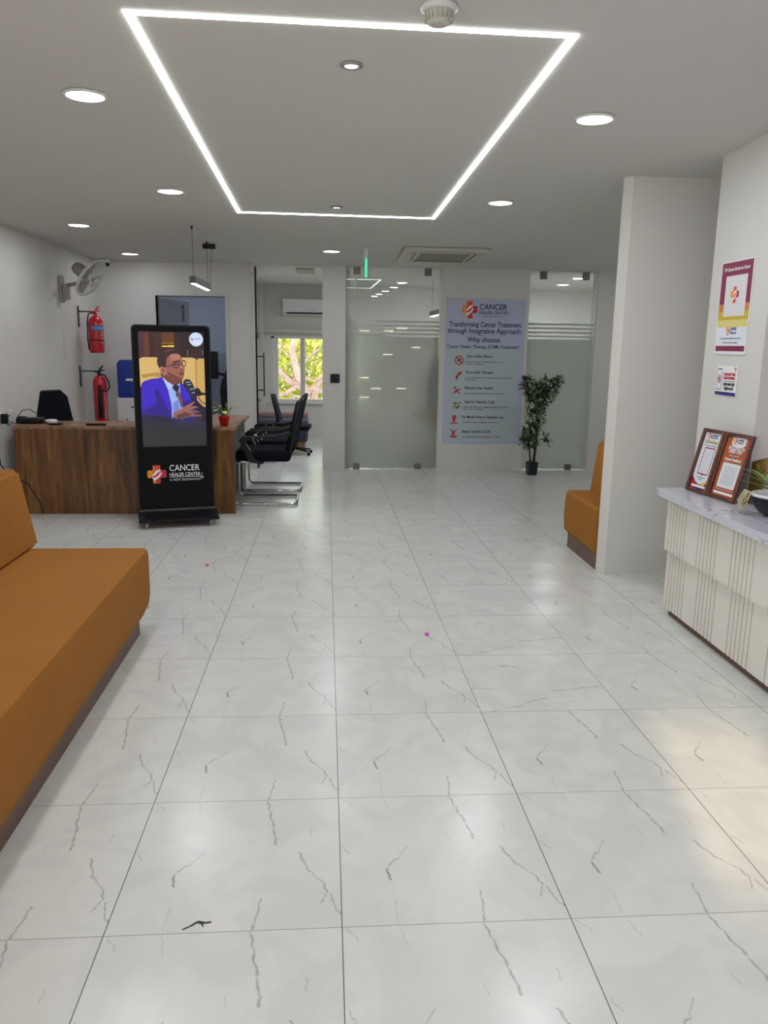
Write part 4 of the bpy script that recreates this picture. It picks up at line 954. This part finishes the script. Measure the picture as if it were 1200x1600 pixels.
heads = [(555.5, 'Zero Side Effects', 732, .31), (580.5, 'Bone-Safe Therapy:', 731.5, .335), (605.5, 'Effective Pain Relief', 730, .345), (627.5, 'Safe for Healthy Cells', 731, .37), (651.5, 'No Mouth Sores or Appetite Loss', 728, .51), (675, 'Better Quality of Life', 728.5, .35)]
for y, s_, x, w in heads: text_bm(bm, s_, px_(x), pz_(y), .048, 'LEFT', width=w, y=Y1-.001, bold=.0006)
obj('headline_lettering', bm, M['print_navy'], t)
bm = new()
text_bm(bm, 'A NEW BEGINNING!', px_(749), pz_(493), .028, 'LEFT', width=.33, y=Y1, spacing=1.2); box(bm, px_(731), px_(790), Y1-.001, Y1, pz_(521.6), pz_(521.2))
small = [(563, 'No hair loss, pain, vomiting, infections, nausea,', .46), (566.5, 'dizziness, or weight loss', .22), (588, 'No risk of long-term bone damage or osteoporosis-related', .56), (591.5, 'fracture issues.', .13), (613, 'Soothes cancer-related pain and boosts recovery faster', .51), (634.5, 'Unlike chemotherapy or radiation therapy, it doesn\'t harm', .57), (638, 'normal cells or vital organs', .25), (659, 'Eat well and better throughout the treatment', .44), (682.5, 'A strengthened immunity and improved confidence', .48)]
for y, s_, w in small: text_bm(bm, s_, px_(731 if y < 600 else 729), pz_(y), .024, 'LEFT', width=w, y=Y1-.001, bold=.0003)
obj('body_lettering', bm, M['print_grey'], t)
def icon(cx, cy, r, fn, name='icon'):
    c = Canvas(36, 36); fn(c); X, Z = px_(cx), pz_(cy); k = r/125*PW
    obj(name, c.mesh(X-k, X+k, Z-k, Z+k, Y1-.001), M['printed'], t)
red_ = srgb(196, 44, 44); dk = srgb(60, 40, 60); gn = srgb(40, 150, 70)
def ic1(c): c.ring(.5, .5, .42, .42, .14, red_); c.line([(.22, .22), (.78, .78)], .06, red_); c.ell(.42, .55, .12, .1, dk); c.ell(.6, .38, .1, .1, dk)
def ic2(c): c.poly([(.35, .35), (.6, .2), (.95, .05), (.85, .3), (.65, .55), (.45, .6)], red_); c.poly([(.25, .45), (.5, .5), (.5, .8), (.4, .98), (.25, .9)], red_); c.ell(.45, .42, .07, .08, srgb(235, 200, 190))
def ic3(c): c.poly([(.15, .8), (.4, .45), (.65, .4), (.9, .9), (.75, .9), (.6, .6), (.4, .8)], red_); c.ell(.82, .4, .1, .09, red_); c.ell(.3, .22, .08, .12, dk); c.ell(.5, .2, .05, .05, red_); c.ell(.1, .88, .07, .05, dk)
def ic4(c): c.ell(.55, .55, .36, .28, srgb(170, 90, 50), 60); c.ell(.52, .48, .25, .26, gn); c.line([(.4, .45), (.5, .56), (.66, .36)], .04, WHT); c.ell(.3, .25, .12, .12, red_); c.ell(.85, .2, .12, .06, red_); c.ell(.15, .7, .05, .08, dk); c.ell(.2, .9, .05, .05, dk)
def ic5(c): c.ell(.5, .28, .24, .25, red_); c.rect(.4, .45, .6, .8, red_); c.rect(.1, .82, .9, .95, red_); c.ell(.45, .25, .06, .06, srgb(235, 160, 150))
def ic6(c): c.line([(.15, .05), (.42, .4)], .04, red_); c.line([(.85, .05), (.58, .4)], .04, red_); c.ell(.5, .2, .1, .1, red_); c.poly([(.38, .3), (.62, .3), (.66, .7), (.34, .7)], red_); c.poly([(.05, .65), (.3, .75), (.7, .75), (.95, .65), (.8, .95), (.2, .95)], red_)
for k, (fn, cx, cy) in enumerate(((ic1, 720, 560), (ic2, 719, 583.5), (ic3, 717.5, 607), (ic4, 718, 631), (ic5, 715, 654), (ic6, 714.5, 676.5))): icon(cx, cy, 7.2, fn)

# ---------------------------------------------------------------- artificial tree
t = thing('artificial_ficus', 'artificial ficus tree in a dark square pot beside the poster', 'plant', (2.47, 9.28, 0))
bm = new(); lathe(bm, [(0, 0), (.056, 0), (.066, .115), (.066, .125), (.058, .125), (.056, .11), (0, .108)], 4, mtx=Matrix.Rotation(PI/4+.1, 4, 'Z') @ Matrix.Scale(1.25, 4), smooth=False); obj('pot', bm, M['pot_navy'], t)
PXM = 9.3/1239/3.137   # metres per zoom pixel
def tp(x, y): return ((x-143)*PXM, (1070-y)*PXM)
bm = new(); random.seed(5)
def stem(pts, r0, r1, dy=0):
    P3 = [(tp(x, y)[0], dy*(i/len(pts)), tp(x, y)[1]) for i, (x, y) in enumerate(pts)]; tube(bm, P3, 0, 7, radii=[r0+(r1-r0)*i/(len(P3)-1) for i in range(len(P3))])
stem([(138, 1030), (132, 980), (128, 920), (112, 880)], .013, .007, .05); stem([(146, 1030), (152, 960), (158, 880), (150, 800), (160, 730), (170, 660), (130, 620)], .014, .006, -.04)
stem([(152, 1030), (158, 950), (162, 860), (175, 780), (190, 690), (235, 620), (265, 595)], .013, .005, .04); stem([(158, 900), (185, 890), (215, 885)], .005, .003, -.05); stem([(165, 740), (130, 700), (100, 640)], .006, .003, .03)
obj('trunk', bm, M['bark'], t)
bm = new(); lay = bm.loops.layers.float_color.new('Col')
clumps = [(105, 625, 36, 34, 150), (150, 660, 50, 45, 220), (215, 640, 35, 30, 120), (250, 605, 22, 20, 70), (185, 610, 15, 18, 30), (150, 720, 42, 40, 170), (205, 690, 22, 30, 60), (155, 790, 38, 40, 150), (150, 835, 22, 24, 50), (105, 870, 28, 28, 90), (120, 900, 34, 36, 110), (150, 905, 22, 26, 40), (212, 885, 20, 10, 14), (205, 910, 14, 14, 10)]
for cx, cy, rx, ry, n_ in clumps:
    for k in range(n_):
        a, b_ = random.uniform(0, 2*PI), math.sqrt(random.random()); x = cx+rx*b_*math.cos(a); y = cy+ry*b_*math.sin(a); X, Z = tp(x, y)
        Yd = random.uniform(-1, 1)*min(rx, 40)*PXM*1.1; base = Vector((X, Yd, Z))
        d = Vector((math.cos(a)*b_*.8+random.uniform(-.6, .6), random.uniform(-1, .6), math.sin(a)*-b_*.5+random.uniform(-.5, .7))).normalized()
        col_ = random.choice([srgb(38, 62, 42), srgb(48, 76, 48), srgb(60, 92, 58), srgb(30, 48, 36)])
        ed = srgb(176, 190, 150) if random.random() < .4 else col_
        leafbm(bm, lay, base, base+d*random.uniform(.052, .075), .031, col_, ed)
obj('foliage', bm, M['leaf'], t)

# ---------------------------------------------------------------- sofas
t = thing('bench_sofa', 'long orange upholstered sofa along the left side in the foreground', 'sofa', (-1.27, 2.35, 0))
bm = new(); prism(bm, [(-.34, .075), (.305, .075), (.336, .14), (.345, .20), (.345, .405), (.338, .432), (.322, .442), (-.34, .442)], 'y', -1.7, 1.76); bmesh.ops.bevel(bm, geom=[e for e in bm.edges if abs(e.verts[0].co.y-e.verts[1].co.y) < .01], offset=.015, segments=3, affect='EDGES'); obj('seat', bm, M['orange'], t, smooth=True)
bm = new(); box(bm, -.32, .302, -1.66, 1.66, 0, .08); obj('plinth', bm, M['darkwood'], t)
bm = new(); prism(bm, [(-.60, .15), (-.345, .15), (-.375, .78), (-.41, .85), (-.49, .87), (-.56, .85), (-.60, .78)], 'y', -1.7, 1.86); bmesh.ops.bevel(bm, geom=[e for e in bm.edges if abs(e.verts[0].co.y-e.verts[1].co.y) < .01], offset=.03, segments=4, affect='EDGES'); obj('backrest', bm, M['orange'], t, smooth=True)
for y0, y1 in ((.55, 1.83), (-.75, .53)):
    bm = new(); tb = new(); prism(tb, [(-.235, .44), (-.31, .842), (-.345, .85), (-.40, .84), (-.35, .44)], 'y', y0, y1); bmesh.ops.bevel(tb, geom=list(tb.edges), offset=.018, segments=3, affect='EDGES'); merge(bm, tb); obj('back_cushion', bm, M['orange'], t, smooth=True)
t = thing('corner_sofa', 'small orange sofa half hidden behind the right pier', 'sofa', (1.83, 5.55, 0))
bm = new(); prism(bm, [(.03, .11), (.60, .11), (.60, .44), (.02, .44), (.0, .42), (-.008, .25), (.0, .14)], 'y', -.42, .29); bmesh.ops.bevel(bm, geom=[e for e in bm.edges if abs(e.verts[0].co.y-e.verts[1].co.y) < .01], offset=.012, segments=3, affect='EDGES'); obj('seat', bm, M['orange'], t, smooth=True)
bm = new(); box(bm, .03, .58, -.42, .27, 0, .115); obj('plinth', bm, M['darkwood'], t)
bm = new(); prism(bm, [(.165, .43), (.205, .79), (.225, .82), (.27, .82), (.29, .79), (.30, .43)], 'y', -.42, .24); bmesh.ops.bevel(bm, geom=[e for e in bm.edges if abs(e.verts[0].co.y-e.verts[1].co.y) < .01], offset=.012, segments=3, affect='EDGES'); obj('backrest', bm, M['orange'], t, smooth=True)

# ---------------------------------------------------------------- reception counter
t = thing('reception_counter', 'white fluted stone counter with a marble top on the right', 'counter', (1.93, 4.27, 0))
def flutes(x, y0, y1, groups):
    """profile in (x,y), outer face at x with grooves"""
    pts = [(x, y0)]
    ys = []
    for a, b_, n_ in groups:
        for k in range(n_): ys.append(a+(b_-a)*k/(n_-1))
    for g_ in sorted(ys, reverse=True):
        if y1 < g_-.008 and g_+.008 < y0:
            pts += [(x, g_+.006), (x+.008, g_+.003), (x+.008, g_-.003), (x, g_-.006)]
    pts += [(x, y1), (x+.05, y1), (x+.05, y0)]
    return pts
G = []
for k in range(10): a = -.05-.348*k; G.append((a, a-.19, 6))
for x_, z0, z1, nm in ((0, .385, .685, 'upper_panel'), (.022, .045, .40, 'lower_panel')):
    bm = new(); prism(bm, flutes(x_, -.005, -3.6, G), 'z', z0, z1)
    for f in bm.faces:
        if abs(f.normal.z) < .1 and abs(f.calc_center_median().x-x_) > .003 and f.calc_center_median().x < x_+.009: f.material_index = 1
    obj(nm, bm, [M['cream_stone'], M['groove']], t)
bm = new(); box(bm, .05, .07, -3.58, -.03, 0, .05); obj('toe_kick', bm, M['darkwood'], t)
bm = new(); prism(bm, [(.07, -.005), (.268, -.005), (.268, -.345), (.62, -.345), (.62, -3.6), (.07, -3.6)], 'z', 0, .685); obj('carcass', bm, M['white_lac'], t)
bm = new(); prism(bm, [(-.045, .065), (.268, .065), (.268, -.345), (.66, -.345), (.66, -3.62), (-.045, -3.62)], 'z', .685, .728, bevel=.002); obj('marble_top', bm, M['marble'], t)
CT = .728
# certificate style frames on the counter, QR panels left blank
def frame(loc, rz, tilt, w, hgt, label, paint):
    t = thing('standing_frame', label, 'picture frame', loc); t.rotation_euler = (math.radians(-tilt), 0, rz); t.rotation_mode = 'XYZ'
    bm = new(); b_ = .019
    for a in ((-w/2, -w/2+b_, -.02, 0, 0, hgt), (w/2-b_, w/2, -.02, 0, 0, hgt), (-w/2+b_, w/2-b_, -.02, 0, 0, b_), (-w/2+b_, w/2-b_, -.02, 0, hgt-b_, hgt)): box(bm, *a, bevel=.003, seg=1)
    box(bm, -w/2+.01, w/2-.01, -.006, -.001, .01, hgt-.01); obj('wooden_frame', bm, M['framewood'], t)
    paint(t, w-2*b_, hgt-2*b_, b_)
    return t
def paint_white(t, w, hh, b_):
    c = Canvas(60, 100, srgb(226, 230, 238)); c.poly([(0, .78), (.25, .88), (.5, .92), (.75, .88), (1, .80), (1, 1), (0, 1)], srgb(60, 30, 100)); c.poly([(0, .80), (.3, .9), (.3, 1), (0, 1)], srgb(180, 30, 60)); c.poly([(1, .78), (.75, .87), (.55, .91), (.75, .93), (1, .84)], YE)
    c.rect(.2, .26, .82, .74, srgb(150, 40, 56)); c.rect(.24, .28, .78, .72, srgb(214, 216, 222)); c.poly([(.45, .74), (.57, .74), (.51, .77)], srgb(150, 40, 56)); c.rect(.06, .93, .94, .97, WHT)
    obj('printed_card', c.mesh(-w/2, w/2, b_, b_+hh, -.0065), M['printed'], t)
    logo(t, -.035, b_+hh*.93, .034, y=-.0085, n=24)
    bm = new(); text_bm(bm, 'CANCER', -.012, b_+hh*.935, .016, 'LEFT', width=.05, y=-.0085); text_bm(bm, 'HEALER', -.012, b_+hh*.90, .012, 'LEFT', width=.05, y=-.0085); obj('name_lettering', bm, M['print_navy'], t)
    bm = new(); text_bm(bm, 'RATE US ON GOOGLE', 0, b_+hh*.81, .022, width=w*.72, y=-.0085, bold=.0006); obj('gold_lettering', bm, M['print_gold'], t)
    bm = new(); text_bm(bm, 'We value your feedback', 0, b_+hh*.765, .010, width=w*.72, y=-.0085); text_bm(bm, 'Scan QR code and', 0, b_+hh*.20, .010, width=w*.5, y=-.0085); text_bm(bm, 'rate us', 0, b_+hh*.165, .010, width=w*.25, y=-.0085); obj('small_lettering', bm, M['print_grey'], t)
def paint_orange(t, w, hh, b_):
    c = Canvas(60, 100, srgb(176, 88, 44)); c.rect(0, .8, 1, 1, srgb(166, 70, 36))
    c.rect(.22, 0, .80, .12, srgb(228, 228, 230)); c.ell(.51, .11, .29, .06, srgb(228, 228, 230)); c.rect(.14, .44, .88, .86, srgb(222, 226, 230)); c.rect(.24, .49, .78, .81, srgb(206, 208, 214)); c.rect(.08, .93, .94, .965, WHT)
    obj('printed_card', c.mesh(-w/2, w/2, b_, b_+hh, -.0065), M['printed'], t)
    logo(t, -.028, b_+hh*.93, .032, y=-.0085, n=24)
    bm = new(); text_bm(bm, 'CANCER', -.006, b_+hh*.935, .015, 'LEFT', width=.043, y=-.0085); text_bm(bm, 'HEALER', -.006, b_+hh*.90, .011, 'LEFT', width=.043, y=-.0085); obj('name_lettering', bm, M['print_navy'], t)
    bm = new(); text_bm(bm, 'EXCELLENCE IN', 0, b_+hh*.79, .024, width=w*.66, y=-.0085, bold=.0006); text_bm(bm, 'EVERY STEP', 0, b_+hh*.73, .024, width=w*.54, y=-.0085, bold=.0006); text_bm(bm, 'Patient Feedback', 0, b_+hh*.60, .022, width=w*.70, y=-.0085, bold=.0006)
    text_bm(bm, 'Share your experience', 0, b_+hh*.68, .009, width=w*.4, y=-.0085); text_bm(bm, 'Your feedback helps us improve our care', 0, b_+hh*.10, .009, width=w*.8, y=-.0085); obj('white_lettering', bm, M['print_white'], t)
RZ = math.radians(-90)
frame((2.05, 4.178, CT), math.radians(-82), 14, .19, .355, 'left wooden framed card, white with gold heading, leaning on the counter', paint_white)
frame((2.08, 3.962, CT), math.radians(-82), 14, .23, .355, 'right wooden framed card, orange brown, leaning on the counter', paint_orange)
# trophy
t = thing('trophy_plaque', 'gold plaque trophy with raised star behind the bowl plant', 'trophy', (2.205, 3.865, CT), math.radians(-70)); t.scale = (.7, .8, 1.0)
bm = new(); prism(bm, [(-.06, 0), (.06, 0), (.075, .245), (-.045, .215)], 'y', -.012, .012); obj('plaque', bm, M['gold'], t)
bm = new(); pts = []
for k in range(10): a = PI/2+k*PI/5; r_ = .045 if k % 2 == 0 else .02; pts.append((.008+r_*math.cos(a), .165+r_*math.sin(a)))
prism(bm, pts, 'y', -.022, -.0125); obj('star', bm, M['gold'], t)
bm = new(); box(bm, -.075, .075, -.03, .03, 0, .015); obj('foot', bm, M['gold'], t)
# bowl plant
t = thing('bowl_plant', 'spiky green plant in a black bowl at the right edge of the counter', 'plant', (2.15, 3.565, CT))
bm = new(); lathe(bm, [(0, 0), (.05, 0), (.085, .02), (.115, .06), (.118, .098), (.108, .105), (.104, .095), (0, .09)], 32); obj('bowl', bm, M['pot_navy'], t)
bm = new(); lathe(bm, [(.118, .094), (.121, .099), (.118, .106), (.108, .108), (.106, .1)], 32); obj('bowl_rim', bm, M['print_white'], t, label='white rim')
bm = new()
random.seed(4)
for k in range(34):
    a, r_ = random.uniform(0, 2*PI), .095*math.sqrt(random.random()); lathe(bm, [(0, -.008), (.012, 0), (0, .008)], 7, (r_*math.cos(a), r_*math.sin(a), .095))
o_ = obj('pebbles', bm, M['pebble'], t); o_['kind'] = 'stuff'
bm = new(); lay = bm.loops.layers.float_color.new('Col')
for k in range(22):
    a = 2*PI*k/22+random.uniform(-.2, .2); ln = random.uniform(.15, .25); el = random.uniform(.6, 1.45); prev = Vector((0, 0, .095)); d = Vector((math.cos(a)*math.cos(el), math.sin(a)*math.cos(el), math.sin(el)))
    colr = random.choice([srgb(84, 124, 72), srgb(110, 150, 92), srgb(150, 176, 112), srgb(62, 98, 60)]); sd_ = Vector((-math.sin(a), math.cos(a), 0))
    pr_ = []
    for i in range(8):
        f_ = i/7; w_ = .014*(1-f_**1.5)+.0005; p_ = Vector((0, 0, .095))+d*ln*f_+Vector((math.cos(a), math.sin(a), -.9))*ln*.28*f_*f_
        pr_.append([bm.verts.new(p_-sd_*w_+Vector((0, 0, .004))), bm.verts.new(p_), bm.verts.new(p_+sd_*w_+Vector((0, 0, .004)))])
    for i in range(7):
        for j in range(2):
            f = bm.faces.new((pr_[i][j], pr_[i][j+1], pr_[i+1][j+1], pr_[i+1][j])); f.smooth = True
            for l in f.loops: l[lay] = (*colr, 1)
obj('leaves', bm, M['leaf'], t)
bm = new()
for k in range(14):
    y0 = random.uniform(-.01, .07); x0 = -.105+random.uniform(-.004, .004)
    tube(bm, [(x0+.01, y0*.7, .10), (x0-.02, y0+.01, .105+random.uniform(0, .01)), (x0-.035, y0+random.uniform(0, .04), .06), (x0-.03+random.uniform(-.02, .02), y0+random.uniform(0, .08), .004)], .0016, 5)
obj('trailing_roots', bm, M['root'], t)

# ---------------------------------------------------------------- signs on the column (face at x = 2.2, facing -x)
t = thing('success_stories_poster', 'maroon and yellow laminated poster on the right column', 'poster', (2.196, 4.262, 1.728), RZ)
w, hh = .325, .475
bm = new(); box(bm, -w/2-.006, w/2+.006, -.003, .003, -hh/2-.012, hh/2+.006); obj('laminate_sheet', bm, M['print_white'], t)
c = Canvas(60, 100, srgb(226, 230, 240)); c.rect(0, 0, 1, .50, srgb(132, 30, 72)); c.rect(0, .46, 1, .55, srgb(204, 132, 70)); c.rect(0, .54, 1, .64, srgb(206, 176, 50)); c.rect(0, .64, 1, .72, srgb(222, 208, 130)); c.rect(.16, .15, .86, .60, srgb(222, 220, 222)); c.rect(.02, .93, .98, .985, srgb(132, 30, 72))
obj('printed_sheet', c.mesh(-w/2, w/2, -hh/2, hh/2, -.0036), M['printed'], t)
logo(t, .0, .065, .085, y=-.0046, n=30); logo(t, -.035, -.125, .045, y=-.0046, n=24, name='small_logo')
bm = new(); text_bm(bm, '70+ Success Stories on Cancer', 0, hh/2-.045, .026, width=.27, y=-.0046, bold=.0004); obj('title_lettering', bm, M['print_white'], t)
bm = new(); text_bm(bm, 'CANCER', -.008, -.122, .024, 'LEFT', width=.065, y=-.0046); text_bm(bm, 'HEALER', -.008, -.142, .018, 'LEFT', width=.065, y=-.0046); obj('name_lettering', bm, M['print_navy'], t)
bm = new(); text_bm(bm, 'Scan to watch our patient success stories', 0, -.168, .012, width=.22, y=-.0046); text_bm(bm, 'Scan the code to begin', 0, -.19, .012, width=.16, y=-.0046); obj('small_lettering', bm, M['print_grey'], t)
t = thing('silent_phone_sign', 'small white sign asking to keep phones silent, below the maroon poster', 'sign', (2.196, 4.262, 1.337), RZ)
w, hh = .225, .158
bm = new(); box(bm, -w/2, w/2, -.003, .003, -hh/2, hh/2, bevel=.001, seg=1); obj('board', bm, M['print_white'], t)
c = Canvas(60, 45); c.rect(0, .88, 1, 1, srgb(44, 40, 130)); c.rect(.05, .08, .28, .82, srgb(50, 50, 58)); c.rect(.065, .11, .265, .79, srgb(232, 232, 236)); c.rect(.12, .08, .2, .13, srgb(30, 30, 36)); c.ring(.165, .45, .08, .13, .15, srgb(200, 50, 60)); c.ell(.165, .45, .04, .08, srgb(40, 30, 40))
obj('printed_graphic', c.mesh(-w/2, w/2, -hh/2, hh/2, -.0036), M['printed'], t)
logo(t, .09, .064, .022, y=-.0044, n=20)
bm = new(); text_bm(bm, 'PLEASE KEEP YOUR', .035, .028, .020, width=.125, y=-.0044, bold=.0006); text_bm(bm, 'PHONE ON SILENT.', .035, .008, .020, width=.125, y=-.0044, bold=.0006); obj('red_lettering', bm, M['print_red'], t)
bm = new(); box(bm, -.03, .10, -.0046, -.0036, -.004, -.002); text_bm(bm, 'कृपया अपना फ़ोन', .035, -.027, .022, width=.125, y=-.0044, bold=.0006); text_bm(bm, 'साइलेंट पर रखें', .035, -.050, .022, width=.10, y=-.0044, bold=.0006); obj('black_lettering', bm, M['print_black'], t)

# ---------------------------------------------------------------- tiny things on the floor
for (x, y), lb in zip(((.536, 3.95), (-.808, 5.316)), ('tiny pink petal lying on the floor tiles in mid room', 'tiny pink petal on the floor near the kiosk')):
    t = bmesh.new(); lathe(t, [(.0, 0), (.010, .001), (.013, .006), (.009, .012), (.004, .008), (0, .006)], 10, (x, y, .0005)); tag(obj('pink_petal', t, M['pink']), lb, 'petal')

# warm strip lamps on the rear wall (they show as dashes in the glass)
first = None
for k, (x, z) in enumerate(((1.077, 1.87), (1.73, 1.88), (2.10, 1.956), (2.50, 1.444), (1.722, 1.241), (1.072, .603), (1.397, .307), (2.115, .315), (1.078, .06))):
    bm = new(); box(bm, -.13, .13, 0, .02, -.007, .007); o = obj('warm_strip_lamp', bm, M['warmstrip'], loc=(x*1.0, YB+.002, z)); tag(o, 'short warm strip lamp on the rear wall behind the camera', 'lamp', 'warm strip lamps on the rear wall')

# ---------------------------------------------------------------- outside the office window
random.seed(21)
bm = new(); box(bm, -30, 40, 14, 60, -3.2, -3.0); g_ = struct('floor_outside_ground', bm, M['concrete'])
t = thing('garden_tree', 'large tree with pale forking trunk outside the office window', 'tree', (-.6, 17.5, -3.0))
def at(x, y, Y):      # a point of the tree from where it shows in the window
    d = (x-600)/CAM_F*r2-(y-800)/CAM_F*u2+fw; d = d*(Y/d.y); return Vector((0, 0, 1.5))+d-t.location
bm = new()
tube(bm, [at(490, 900, 17.5)-Vector((0, 0, 1.0)), at(486, 700, 17.5), at(478, 612, 17.5), at(466, 590, 17.5), at(462, 570, 17.5), at(456, 548, 17.4), at(460, 530, 17.3), at(474, 515, 17.2), at(490, 480, 17)], 0, 10, radii=[.13, .12, .11, .085, .075, .07, .06, .055, .05])
obj('trunk', bm, mat('pale_bark', srgb(176, 150, 136), .9, noise=(6, .2), bump=(18, .5)), t)
for pts, r0 in (([(476, 606), (452, 596), (436, 580), (420, 570), (400, 560)], .075), ([(480, 612), (462, 604), (448, 614), (436, 618)], .06), ([(486, 640), (494, 606), (502, 592), (530, 572)], .075), ([(478, 612), (492, 606), (503, 612)], .07), ([(462, 560), (450, 556), (442, 548)], .02), ([(464, 572), (476, 566), (484, 556), (500, 545)], .03), ([(440, 590), (452, 600), (462, 590), (470, 600)], .025), ([(470, 604), (480, 590), (492, 596), (504, 588)], .03), ([(450, 628), (462, 618), (474, 622), (486, 612)], .035), ([(430, 520), (440, 540), (436, 560)], .02)):
    bm = new(); tube(bm, [at(x, y, 17.5-.1*i) for i, (x, y) in enumerate(pts)], 0, 8, radii=[r0*(1-.12*i) for i in range(len(pts))]); obj('branch', bm, mat('pale_bark_limb', srgb(170, 140, 128), .9, noise=(8, .2)), t)
bm = new(); lay = bm.loops.layers.float_color.new('Col')
pal = [srgb(225, 226, 110), srgb(196, 204, 80), srgb(240, 232, 150), srgb(160, 176, 80), srgb(245, 226, 140)]
for k in range(8500):
    Y = random.uniform(17.7, 21.5); b0 = at(random.uniform(385, 560), random.uniform(490, 665), Y)
    d = Vector((random.uniform(-1, 1), random.uniform(-1, .2), random.uniform(-1, .6))).normalized()
    leafbm(bm, lay, b0, b0+d*random.uniform(.12, .24), .10, random.choice(pal))
o_ = obj('foliage', bm, M['sunleaf'], t); o_['kind'] = 'stuff'
